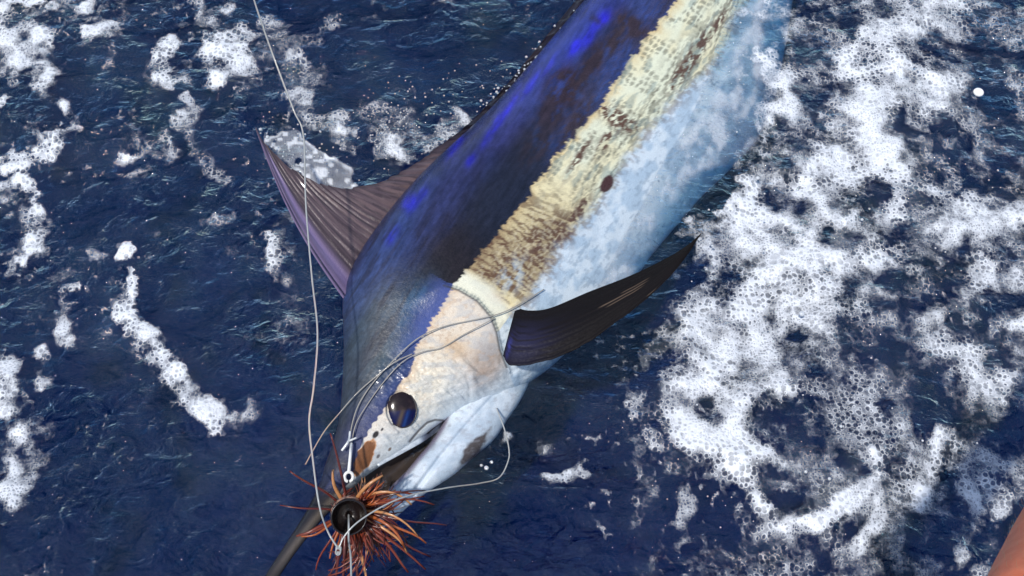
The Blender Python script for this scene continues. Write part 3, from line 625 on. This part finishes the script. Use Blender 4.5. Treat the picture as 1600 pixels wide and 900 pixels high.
# eye
ec = hit(627, 639); ed = CO - ec; ed /= np.linalg.norm(ed)
ex = np.array([1., 0, 0]) - ed * ed[0]; ex /= np.linalg.norm(ex); ey = np.cross(ed, ex)
mpp = np.linalg.norm(ec - CO) / FPX
def ell(rx, ry, rz, nu=48, nv=28, tilt=0.0):
    th_ = np.linspace(0, np.pi, nv); ph = np.linspace(0, 2 * np.pi, nu, endpoint=False)
    X = np.sin(th_)[:, None] * np.cos(ph); Y = np.sin(th_)[:, None] * np.sin(ph); Z = np.cos(th_)[:, None] * np.ones(nu)
    x = X * rx; y = Y * ry; ct, st = math.cos(tilt), math.sin(tilt)
    return np.stack([x * ct - y * st, x * st + y * ct, Z * rz], -1), (X, Y, Z)
E, (EX, EY, EZ) = ell(23.0 * mpp, 28.5 * mpp, 0.0065, tilt=.22)
ev = ec + ed * 0.0 + E[..., 0:1] * ex + E[..., 1:2] * ey + E[..., 2:3] * ed
ecol = np.repeat(lin((32, 23, 25))[None, :], EX.size, 0); exf, eyf = EX.ravel(), EY.ravel()
ecol = mixc(ecol, (60, 46, 46), sst(.45, .7, fbm(exf * 3 + 4, eyf * 3, 2, 3)) * .5)
ecol = mixc(ecol, (8, 14, 60), sst(-.02, -.16, eyf + .12 * exf) * (1 - .0 * exf))  # blue and brown sky reflections painted into the eyeball colour
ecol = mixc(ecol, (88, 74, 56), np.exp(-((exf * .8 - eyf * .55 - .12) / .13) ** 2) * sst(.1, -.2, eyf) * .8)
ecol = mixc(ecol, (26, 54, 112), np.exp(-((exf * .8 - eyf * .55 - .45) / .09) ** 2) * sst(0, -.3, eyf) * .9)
eye_mat = painted('eye_gloss', rough=.12, spec=.4, coat=.0, bump=.0, scale=80, vary=.1)
eye = obj('eye', mesh_np('eye', ev.reshape(-1, 3), grid_faces(28, 48, True), eye_mat, color=np.clip(ecol, .001, 1)), root, label='large glossy dark eye with blue reflections painted in')
a_ = np.linspace(0, 2 * np.pi, 73)[:-1]
rim = ec + ed * .0005 + (np.cos(a_) * 23.1 * mpp * math.cos(.22) - np.sin(a_) * 28.6 * mpp * math.sin(.22))[:, None] * ex + (np.cos(a_) * 23.1 * mpp * math.sin(.22) + np.sin(a_) * 28.6 * mpp * math.cos(.22))[:, None] * ey
rv = []; 
for k, p in enumerate(rim):
    o_ = (p - ec - ed * .0005); o_ /= np.linalg.norm(o_)
    b_ = np.linspace(0, 2 * np.pi, 8, endpoint=False)[:, None]; rv.append(p + 0.0013 * (np.cos(b_) * o_ + np.sin(b_) * ed))
rv = np.vstack(rv); rf = [tuple(f) for f in grid_faces(72, 8, True).tolist()] + [(71 * 8 + j, 71 * 8 + (j + 1) % 8, (j + 1) % 8, j) for j in range(8)]
obj('eye_rim', mesh_np('eye_rim', rv, rf, plain('eye_rim_dark', (40, 34, 38), rough=.3)), eye)

# dorsal fin: rays from the back out to the ragged trailing edge
DF = [((556, 486), (400, 199)), ((572, 440), (414, 221)), ((588, 408), (440, 248)), ((604, 380), (480, 277)), ((622, 358), (516, 291)), ((644, 332), (548, 294)), ((672, 300), (592, 284)), ((704, 266), (632, 264)),
      ((738, 236), (668, 240)), ((770, 206), (702, 217)), ((800, 180), (735, 190)), ((846, 128), (782, 143)), ((892, 70), (830, 86)), ((940, 12), (880, 24)), ((990, -50), (934, -42)), ((1050, -118), (990, -112)), ((1112, -186), (1080, -182))]
NU, NV = 420, 90
db_ = spline([d[0] for d in DF], NU); do_ = spline([d[1] for d in DF], NU)
u_ = np.linspace(0, 1, NU)[:, None]; v_ = np.linspace(0, 1, NV)[None, :]
ragged = 1 + (1 - .8 * sst(200, 260, np.arange(NU))) * (0.07 * (vn(np.arange(NU) / 5.0, np.zeros(NU), 3) - .5) + .06 * (vn(np.arange(NU) / 15.0, np.zeros(NU) + 4, 4) - .5)) * np.clip(np.arange(NU) / 40, 0, 1)
vv_ = v_ * ragged[:, None]
fx2 = db_[:, 0:1] * (1 - vv_) + do_[:, 0:1] * vv_; fy2 = db_[:, 1:2] * (1 - vv_) + do_[:, 1:2] * vv_
bow = 15 * np.sin(np.pi * np.clip(vv_, 0, 1)) * np.clip(1 - u_ * 3.2, 0, 1)
fx2 = fx2 - bow * .88; fy2 = fy2 + bow * .46
ridge = 0.0016 * np.abs(np.sin(u_ * 120 + 2.0 * (vn(u_ * 20, v_ * 2, 1) - .5))) + 0.004 * np.sin(u_ * 16 + v_ * 3) * v_ + 0.002 * (fbm(u_ * 60, v_ * 5, 2, 3) - .5) + 0.016 * sst(.5, .65, u_) * (fbm(u_ * 90, v_ * 4, 5, 3) - .5)
half = 0.0030 * (1 - .75 * v_) + 0.0060 * np.exp(-(u_ / .02) ** 2) * (1 - .7 * v_)
base = on_fish(fx2, fy2) - FN * 0.004
topv = base + FN * (half + ridge)[..., None]; botv = base - FN * half[..., None]
un = u_ + .0 * v_; vnn = v_ + 0 * u_
fc = np.repeat(lin((92, 76, 80))[None, :], NU * NV, 0); uf = un.ravel(); vf = vnn.ravel()
fc = mixc(fc, (66, 54, 58), sst(.45, .62, fbm(uf * 130, vf * 3, 3, 3)) * .8)
fc = mixc(fc, (128, 106, 104), sst(.55, .7, fbm(uf * 90 + 5, vf * 2, 5, 3)) * .45)
fc = mixc(fc, (56, 44, 46), np.exp(-((uf - .065) / .012) ** 2) * .6)
fc = mixc(fc, (130, 114, 154), np.exp(-((uf - .022 - .01 * vf) / .020) ** 2) * .9)
fc = mixc(fc, (120, 104, 140), (1 - sst(0, .012, uf)) * .8)
fc = mixc(fc, (52, 42, 48), sst(.82, .99, vf) * .6)
fc = mixc(fc, (26, 24, 34), sst(.44, .62, uf) * .92)
fverts = np.vstack([topv.reshape(-1, 3), botv.reshape(-1, 3)]); gf = grid_faces(NU, NV)
rimi = [i * NV + NV - 1 for i in range(NU)]; n0 = NU * NV
side = np.array([(rimi[i], rimi[i + 1], rimi[i + 1] + n0, rimi[i] + n0) for i in range(NU - 1)] + [(j, j + 1, j + 1 + n0, j + n0) for j in range(NV - 1)])
M_fin = painted('fin_skin', rough=.34, spec=.5, coat=.25, bump=.22, scale=300, vary=.18)
obj('dorsal_fin', mesh_np('dorsal_fin', fverts, np.vstack([gf, gf[:, ::-1] + n0, side]), M_fin, color=np.vstack([fc, fc])), root, label='tall mauve brown dorsal fin with lavender leading edge')

# pectoral fin
PT = [(806, 480), (826, 485), (860, 481), (920, 456), (984, 431), (1040, 404), (1074, 383), (1095, 365)]
PB = [(786, 556), (800, 571), (850, 565), (905, 543), (962, 504), (1020, 459), (1062, 414), (1096, 366)]
NU2, NV2 = 220, 90
pt = spline(PT, NU2); pb = spline(PB, NU2)
uu = np.linspace(0, 1, NU2)[:, None]; ww = np.linspace(0, 1, NV2)[None, :]
rag = 1.6 * (vn(np.arange(NU2) / 7., np.zeros(NU2), 2) - .5)
ppx = pt[:, 0:1] * (1 - ww) + pb[:, 0:1] * ww; ppy = pt[:, 1:2] * (1 - ww) + (pb[:, 1] + rag)[:, None] * ww
root_h = hit(800, 520)
hz = root_h[2] + 0.012 + 0.075 * uu ** 1.2 - 0.020 * uu ** 2 + 0.018 * np.sin(ww * np.pi) * (1 - uu) + 0.012 * (ww - .5) * (1 - uu)
pc = at_z(ppx, ppy, hz)
prg = 0.0004 * np.sin(ww * 62 + uu * 4) * (1 - .4 * uu) + 0.0009 * (fbm(uu * 4 + 0 * ww, ww * 26 + 0 * uu, 3, 3) - .5)
ph_ = 0.0045 * (1 - .8 * uu) * np.sin(np.clip(ww, .02, .98) * np.pi) ** .5 + .0008
N2 = (CO - pc.reshape(-1, 3).mean(0)); N2 /= np.linalg.norm(N2)
ptop = pc + N2 * (ph_ + prg)[..., None]; pbot = pc - N2 * ph_[..., None]
uf = (uu + 0 * ww).ravel(); wf = (ww + 0 * uu).ravel()
pcol = np.repeat(lin((19, 16, 17))[None, :], NU2 * NV2, 0)
pcol = mixc(pcol, (48, 48, 78), np.exp(-((uf - .16) / .14) ** 2 - ((wf - .6) / .35) ** 2) * .7)
pcol = mixc(pcol, (52, 56, 120), np.exp(-((uf - .055) / .03) ** 2 - ((wf - .75) / .18) ** 2) * .9)
pcol = mixc(pcol, (22, 18, 20), sst(.45, .65, fbm(uf * 6, wf * 24, 4, 3)) * .7)
scr = ((np.exp(-((wf - .40) / .012) ** 2) * sst(.47, .50, uf) * (1 - sst(.63, .67, uf))) + np.exp(-((wf - .47) / .010) ** 2) * sst(.50, .53, uf) * (1 - sst(.62, .66, uf)) + np.exp(-((wf - .33) / .009) ** 2) * sst(.55, .57, uf) * (1 - sst(.64, .67, uf)) + np.exp(-((wf - .90) / .010) ** 2) * sst(.68, .69, uf) * (1 - sst(.71, .73, uf)))
pcol = mixc(pcol, (150, 128, 108), np.clip(scr, 0, 1) * .45)
n0 = NU2 * NV2; gf = grid_faces(NU2, NV2)
e = [(i * NV2, (i + 1) * NV2, (i + 1) * NV2 + n0, i * NV2 + n0) for i in range(NU2 - 1)] + [((i + 1) * NV2 - 1, (i + 2) * NV2 - 1, (i + 2) * NV2 - 1 + n0, (i + 1) * NV2 - 1 + n0) for i in range(NU2 - 1)] + [(j, j + 1, j + 1 + n0, j + n0) for j in range(NV2 - 1)]
obj('pectoral_fin', mesh_np('pectoral_fin', np.vstack([ptop.reshape(-1, 3), pbot.reshape(-1, 3)]), np.vstack([gf, gf[:, ::-1] + n0, np.array(e)]), painted('pectoral_black', rough=.6, spec=.14, bump=.2, scale=260, vary=.15), color=np.vstack([pcol, pcol])), root, label='black blade-like pectoral fin with pale scratches')

# tail fin (under water beyond the frame)
tv = []
for (x, y, z_) in [(1310, -455, 0), (1348, -440, 0), (1430, -380, 0), (1520, -270, 0), (1440, -420, 0), (1370, -490, 0), (1350, -640, 0), (1290, -520, 0), (1240, -620, 0), (1280, -500, 0)]: pass
tp = [(1320, -452), (1400, -400), (1490, -300), (1540, -240), (1500, -360), (1440, -450), (1380, -520), (1330, -620), (1230, -720), (1250, -600), (1290, -510)]
T3 = on_fish(np.array([p[0] for p in tp], float), np.array([p[1] for p in tp], float)); k = len(tp)
tvv = np.vstack([T3 + FN * .008, T3 - FN * .008]); tff = [tuple(range(k)), tuple(range(2 * k - 1, k - 1, -1))] + [(i, (i + 1) % k, (i + 1) % k + k, i + k) for i in range(k)]
obj('tail_fin', mesh_np('tail_fin', tvv, tff, plain('tail_blue', (40, 44, 70)), smooth=False), root)

# ================================================================ LURE
lc = at_z(545, 808, float(hit(500, 800)[2] if hit(500, 800) is not None else .1) + 0.075)
ax_l = (CO + np.array([0.02, -.25, -.1])) - lc; ax_l /= np.linalg.norm(ax_l)
lx = np.array([1., 0, 0]) - ax_l * ax_l[0]; lx /= np.linalg.norm(lx); ly = np.cross(ax_l, lx)
mpl = np.linalg.norm(lc - CO) / FPX
R = 27.5 * mpl
lure = empty('trolling_lure', lc, 'cup-faced dark trolling lure with bushy rust orange skirt at the fish\'s mouth', 'lure')
def lure_frame(v): return lc + v[:, 0:1] * lx + v[:, 1:2] * ly + v[:, 2:3] * ax_l
hv, hf = lathe([(0.0, -.052), (R * .55, -.052), (R * .60, -.040), (R * .78, -.034), (R * .86, -.020), (R * .97, -.006), (R, -.001), (R * .985, .002), (R * .93, .0025), (R * .885, .0005), (R * .86, -.004), (R * .72, -.013), (R * .5, -.019), (R * .25, -.022), (R * .10, -.0225), (R * .07, -.024), (0.0, -.030)], 64)
obj('lure_head', mesh_np('lure_head', lure_frame(hv), hf, plain('lure_resin', (26, 17, 15), rough=.22, coat=.25, vary=.3, scale=160, bump=.05)), lure)
cv, cf = lathe([(R * .60, -.062), (R * .92, -.046), (R * .99, -.032), (R * .99, -.020), (R * .93, -.018)], 48)
obj('pearl_collar', mesh_np('pearl_collar', lure_frame(cv), cf, plain('lure_pearl', (164, 128, 108), rough=.25, coat=.5, vary=.4, scale=120)), lure)
SK = [plain('skirt_' + n, c, rough=.26, vary=.35, scale=220, coat=.35) for n, c in (('rust', (118, 50, 31)), ('dark_red', (88, 33, 27)), ('orange', (164, 86, 44)), ('tan', (192, 134, 86)), ('brown', (72, 37, 29)))]
def strand(ang, length, mat, w=2.2, curl=0.0, droop=0.0, start=.75, z0=-.036, lift=0.0, tip=None):
    wob = R_.uniform(.0, .035); a = math.radians(ang); n = 9; tt = np.linspace(0, 1, n)
    rr = R * start + (length * mpl - R * start) * tt
    aa = a + math.radians(curl) * tt ** 1.6 + wob * np.sin(tt * 5.5 + ang)
    x = rr * np.cos(aa); y = rr * np.sin(aa)
    z = z0 + lift * np.sin(tt * math.pi * .8) - droop * tt ** 2
    P = lure_frame(np.stack([x, y, z], -1))
    wid = w * 1.22 * mpl * (1 - .5 * tt ** 1.5)
    v, f = tube(P, wid, 5, .42, up=ax_l + lx * R_.uniform(-.5, .5) + ly * R_.uniform(-.5, .5))
    obj('strand', mesh_np('strand', v, f, SK[mat]), lure)
R_ = random.Random(5)
# strands one can follow one by one in the photo: (angle, length px, material, width, curl, droop, lift)
for s in [(168, 104, 1, 1.7, 4, .0, .012), (136, 112, 1, 2.2, 6, -.02, .01), (100, 128, 1, 2.2, 3, -.02, .01), (118, 74, 3, 3.0, -8, -.02, .012), (62, 78, 3, 3.0, -12, -.01, .02), (48, 96, 3, 2.6, -40, -.01, .02),
          (38, 104, 0, 2.4, -22, -.01, .02), (24, 130, 0, 2.4, -18, -.01, .03), (6, 112, 3, 2.6, -24, .0, .03), (-4, 152, 1, 1.8, -6, .0, .02), (-10, 128, 2, 2.4, -14, .0, .02), (-24, 145, 1, 2.0, -6, .01, .02), (-32, 150, 0, 2.2, -5, .01, .015), (-38, 132, 0, 2.4, -6, .01, .015),
          (-60, 62, 2, 2.4, 4, .0, .0), (-72, 112, 3, 2.6, -3, .01, .01), (-80, 108, 1, 3.0, -2, .01, .01), (-96, 110, 1, 3.0, 2, .01, .01), (-104, 102, 1, 2.8, 3, .01, .01), (-118, 74, 2, 2.6, 6, .0, .0), (-125, 100, 0, 2.0, 6, .01, .0), (-108, 60, 2, 3.2, 2, .0, .0),
          (208, 84, 0, 2.2, -6, .0, .01), (204, 80, 0, 2.4, -4, .0, .012), (212, 78, 2, 2.0, -6, .0, .01), (20, 118, 0, 1.6, -8, 0, .03), (30, 122, 4, 1.6, -14, 0, .03), (-16, 108, 3, 2.2, -20, 0, .02), (-6, 100, 2, 2.6, -26, 0, .03)]:
    strand(s[0], s[1], s[2], s[3], s[4], s[5], lift=s[6])
for k in range(34):                                    # limp strands hang together in wet clumps
    u = R_.random()
    if u < .58: ang0 = R_.uniform(-66, 52); ln0 = R_.uniform(52, 104)
    elif u < .90: ang0 = R_.uniform(-122, -60); ln0 = R_.uniform(56, 104)
    else: ang0 = R_.uniform(60, 235); ln0 = R_.uniform(34, 46)
    if ang0 > 25: ln0 *= .8
    curl0 = R_.gauss(-16, 20) if ang0 > -60 else R_.gauss(0, 12); droop0 = R_.uniform(-.01, .03); lift0 = R_.uniform(.0, .028); m0 = R_.choices([0, 1, 2, 3, 4], [36, 26, 20, 8, 10])[0]
    for q_ in range(R_.randint(5, 9)):
        strand(ang0 + R_.gauss(0, 6), ln0 * R_.uniform(.7, 1.08), m0 if R_.random() < .6 else R_.choices([0, 1, 2, 3, 4], [36, 26, 20, 8, 10])[0], R_.uniform(.8, 2.1), curl0 + R_.gauss(0, 6), droop0 + R_.gauss(0, .004), start=R_.uniform(.45, .8), z0=R_.uniform(-.058, -.036), lift=lift0 + R_.gauss(0, .004))

# ================================================================ LINES AND TERMINAL TACKLE
M_line = plain('nylon_line', (168, 170, 168), rough=.22, coat=.4, vary=.12, scale=90)
M_clear = plain('clear_leader', (164, 158, 148), rough=.16, coat=.6, vary=.12, scale=120)
M_white = plain('white_tackle', (236, 236, 232), rough=.25, coat=.5, vary=.06)
def drape(px_pts, off, fb=0.1, n=70):
    Q = spline(px_pts, n); P = np.array([over(x, y, off + .003 * math.sin(i * .23), fb) for i, (x, y) in enumerate(Q)])
    for _ in range(6): P[1:-1] = .25 * P[:-2] + .5 * P[1:-1] + .25 * P[2:]
    return P
def line(name, pts, r, mat, label, cat, n=160, parent=None):
    P = spline(pts, n); v, f = tube(P, r, 8)
    return obj(name, mesh_np(name, v, f, mat), parent, label=label, cat=cat)
zl = float(lc[2])
main = [at_z(x, y, z) for x, y, z in [(372, -90, .50), (397, 0, .42), (425, 82, .36), (458, 170, .32), (474, 212, .30), (478, 320, .28), (487, 430, .27), (496, 520, .26), (490, 605, .25), (483, 658, .24), (489, 720, .24), (499, 790, .235), (512, 830, zl + .035), (529, 858, zl + .03)]]
mline = line('fishing_line', main, .0014, M_line, 'pale grey fishing line running past the dorsal fin down to the lure', 'fishing line', 260)
kt = at_z(529, 858, zl + .03)
loop_ = [kt] + [at_z(x, y, z) for x, y, z in [(538, 838, zl + .035), (560, 815, zl + .04), (600, 790, zl + .035), (640, 774, zl + .02), (700, 762, zl - .02), (750, 755, .08), (780, 746, .05), (794, 720, .04), (795, 700, .035), (788, 670, .03), (779, 646, .03)]] + [over(776, 638, .003, .03)]
line('leader_loop', loop_, .0012, M_line, 'grey leader looping from the knot out around the lower jaw', 'leader', 220)
kn = bpy.data.objects.new('line_knot', None)
kp = []
for k in range(3):
    a = np.linspace(0, 2 * np.pi, 17); c0 = kt + np.array([0, -.002 * k, .001 * k])
    kp.append(tube(np.stack([c0[0] + .0036 * np.cos(a), c0[1] + .0046 * np.sin(a), c0[2] + .001 * np.sin(3 * a + k)], -1), .0011, 6))
v, f = join(kp); obj('line_knot', mesh_np('line_knot', v, f, M_line), label='small looped knot joining fishing line and leader below the lure', cat='knot')
hole = lc - ax_l * .020
tail_l = [hole, lc + ax_l * .004 - ly * .010, lc + ax_l * .012 - ly * .030, at_z(548, 870, zl + .02), at_z(549, 905, zl + .03), at_z(552, 990, zl + .08)]
line('lure_leader', tail_l, .0015, M_line, 'straight grey leader coming out of the lure\'s cupped face', 'leader', 80)
# leader wrapped over the head
up1 = [(546, 694), (549, 668), (560, 632), (585, 595), (612, 566), (650, 530), (690, 511), (730, 502), (768, 494), (800, 482), (850, 452)]
line('head_leader', drape(up1, .008), .0010, M_clear, 'clear leader arching from the hook knot across the blue nape to the gill cover', 'leader', 160)
up2 = [(549, 694), (556, 662), (574, 632), (600, 596), (630, 564), (662, 549), (690, 544), (722, 524), (760, 504), (772, 497)]
line('head_leader', drape(up2, .007), .0009, M_clear, 'clear leader crossing low over the cream cheek behind the eye', 'leader', 160)
up3 = [(477, 726), (490, 702), (508, 672), (530, 646), (558, 614), (588, 588), (616, 566), (644, 553)]
line('head_leader', drape(up3, .009), .0010, M_clear, 'clear leader end poking past the forehead over open water', 'leader', 120)
# hook eye and shank with crimp knot
hk = empty('fish_hook', over(545, 745, .012), 'white metal hook shank with open ring eye lying along the snout', 'hook')
rc_ = over(545, 745, .014); a = np.linspace(math.radians(-80), math.radians(258), 40)
e1 = lx; e2 = np.cross(ax_l, e1)
ring = rc_ + 6.6 * mpl * (np.cos(a)[:, None] * e1 + 1.15 * np.sin(a)[:, None] * e2)
v, f = tube(ring, 2.5 * mpl, 10); obj('ring_eye', mesh_np('ring_eye', v, f, M_white), hk)
s0 = rc_ + 7 * mpl * e2; s1 = over(549, 692, .014)
v, f = tube(np.linspace(s0, s1, 14), np.linspace(2.9, 2.0, 14) * mpl, 10); obj('shank', mesh_np('shank', v, f, M_white), hk)
w1 = [over(534, 704, .016), over(540, 696, .018), over(545, 688, .018), over(547, 674, .016)]; w2 = [over(545, 689, .020), over(550, 687, .019), over(557, 684, .016)]
v, f = join([tube(spline(w1, 16), 1.9 * mpl, 8), tube(spline(w2, 12), 1.6 * mpl, 8)]); obj('knot_tag', mesh_np('knot_tag', v, f, M_white), hk)

# ================================================================ DROPLETS
t = NT('droplet'); p = t.n('BsdfPrincipled', {'Base Color': (.86, .9, .94, 1), 'Roughness': .05, 'Specular IOR Level': .8, 'Transmission Weight': .35, 'Coat Weight': 0.6}); t.t.links.new(p.outputs[0], t.out.inputs[0]); M_drop = t.m
ico_v, _ = ell(1, 1, 1, 10, 7); ico_v = ico_v.reshape(-1, 3); ico_f = [tuple(f_[::-1]) for f_ in grid_faces(7, 10, True).tolist()]
drops = []
Rd = random.Random(3)
def drop(px, py, z, r): drops.append((ico_v * np.array([r, r, r * .7]) + at_z(px, py, z), ico_f))
for i in range(150):
    x = Rd.uniform(560, 800); y = 190 - (x - 600) * .12 + Rd.gauss(0, 45); drop(x, y, .02 + Rd.random() * .02, Rd.uniform(.0009, .0022))
for i in range(70): drop(Rd.gauss(470, 45), Rd.gauss(235, 25), .02, Rd.uniform(.0008, .0022))
for i in range(110): x = Rd.uniform(730, 905); drop(x + Rd.gauss(0, 8), 196 - (x - 735) * 1.02 + Rd.gauss(0, 9), .045 + Rd.random() * .02, Rd.uniform(.001, .0032))
for i in range(120): drop(Rd.uniform(1010, 1590), Rd.uniform(20, 860), .02, Rd.uniform(.0008, .0022))
for (x, y, r) in [(760, 731, .004), (752, 727, .0025), (768, 722, .003), (1253, 490, .0055), (1184, 278, .004), (1109, 380, .003), (1113, 384, .0025), (1347, 343, .003), (1314, 666, .003), (1259, 737, .003), (1296, 748, .003), (407, 202, .0035), (118 + 300, 214, .004)]: drop(x, y, .025, r)
v, f = join(drops); obj('water_droplets', mesh_np('water_droplets', v, f, M_drop), kind='stuff', label='fine spray beads thrown up round the fish', cat='spray')
dd_, _ = ell(.0102, .0102, .006, 32, 16)
obj('water_droplet', mesh_np('water_droplet', dd_.reshape(-1, 3) + at_z(1529, 144, .05), grid_faces(16, 32, True), plain('bright_bead', (250, 250, 248), rough=.08, coat=1.0, vary=.02)), label='single round white bead of spray above the dark water', cat='droplet')

# ================================================================ PERSON (only the bare arm reaches into view)
def P3(x, y, d): return at_depth(float(x) - 45.0, float(y), float(d) * 1.6)
parts = []
armp = [P3(2080, 1460, .62), P3(1900, 1290, .58), P3(1720, 1120, .54), P3(1668, 985, .53), P3(1694, 880, .60), P3(1736, 760, .68), P3(1770, 670, .745), P3(1785, 630, .775)]
parts.append(tube(spline(armp, 60), spline([[.055], [.050], [.043], [.046], [.047], [.038], [.029], [.028]], 60)[:, 0], 24))
wr, pal = armp[-1], P3(1812, 560, .82)
axh = pal - wr; axh /= np.linalg.norm(axh); sdh = np.cross(axh, CF); sdh /= np.linalg.norm(sdh)
parts.append(tube(np.array([wr, wr * .5 + pal * .5, pal]), [.029, .041, .040], 20, .42, up=np.cross(sdh, axh)))
for k, (o_, ln) in enumerate([(-.033, .070), (-.012, .080), (.010, .074), (.031, .058)]):
    b0 = pal + sdh * o_; cur = np.array([0, 0, -1.0]); fd_ = axh + sdh * o_ * 7.0; fd_ /= np.linalg.norm(fd_)
    parts.append(tube(spline([b0 - axh * .03, b0 + fd_ * ln * .42, b0 + fd_ * ln * .78 + cur * .010, b0 + fd_ * ln + cur * .030], 14), np.linspace(.0092, .0070, 14), 12))
b0 = wr * .6 + pal * .4
parts.append(tube(spline([b0 - sdh * .02, b0 - sdh * .042 + axh * .02, b0 - sdh * .050 + axh * .045, b0 - sdh * .045 + axh * .066], 14), np.linspace(.013, .009, 14), 12))
v, f = join(parts)
t = NT('tanned_skin'); tc = t.n('TexCoord')
n1 = t.n('TexNoise', {'Vector': tc.outputs['Object'], 'Scale': 60.0, 'Detail': 5.0, 'Roughness': .7}); n2 = t.n('TexVoronoi', {'Vector': tc.outputs['Object'], 'Scale': 900.0})
mx = t.n('MixRGB', {0: t.mapr(n1.outputs[0], .35, .65, 0, 1), 1: (.80, .19, .090, 1), 2: (.86, .25, .130, 1)})
bb = t.n('Bump', {'Strength': .25, 'Distance': .001, 'Height': n2.outputs[0]})
p = t.n('BsdfPrincipled', {'Base Color': mx.outputs[0], 'Roughness': .5, 'Normal': bb.outputs[0], 'Subsurface Weight': .15, 'Subsurface Scale': .01}); t.t.links.new(p.outputs[0], t.out.inputs[0])
person = obj('person', mesh_np('person', v, f, t.m), label='bare sunburnt arm of a person leaning over the water', cat='person')
rm = person.modifiers.new('remesh', 'REMESH'); rm.mode = 'VOXEL'; rm.voxel_size = .0024; rm.use_smooth_shade = True
sm = person.modifiers.new('smooth', 'SMOOTH'); sm.iterations = 6
hair = []
Rh = random.Random(9); ac = spline(armp, 200)
for i in range(420):
    k = Rh.randrange(70, 165); tdir = ac[k + 1] - ac[k - 1]; tdir /= np.linalg.norm(tdir)
    a0 = Rh.uniform(0, 6.28); s_ = np.cross(tdir, CF); s_ /= np.linalg.norm(s_); w_ = np.cross(s_, tdir)
    o_ = math.cos(a0) * s_ + math.sin(a0) * w_; rr = .0445 if k < 150 else .040
    b_ = ac[k] + o_ * rr; hair.append(tube(np.array([b_, b_ + o_ * .003 + tdir * .004, b_ + o_ * .0045 + tdir * .010]), [.00016, .00013, .00006], 3))
v, f = join(hair); obj('arm_hair', mesh_np('arm_hair', v, f, plain('sun_bleached_hair', (206, 170, 128), rough=.4)), person, kind='stuff')
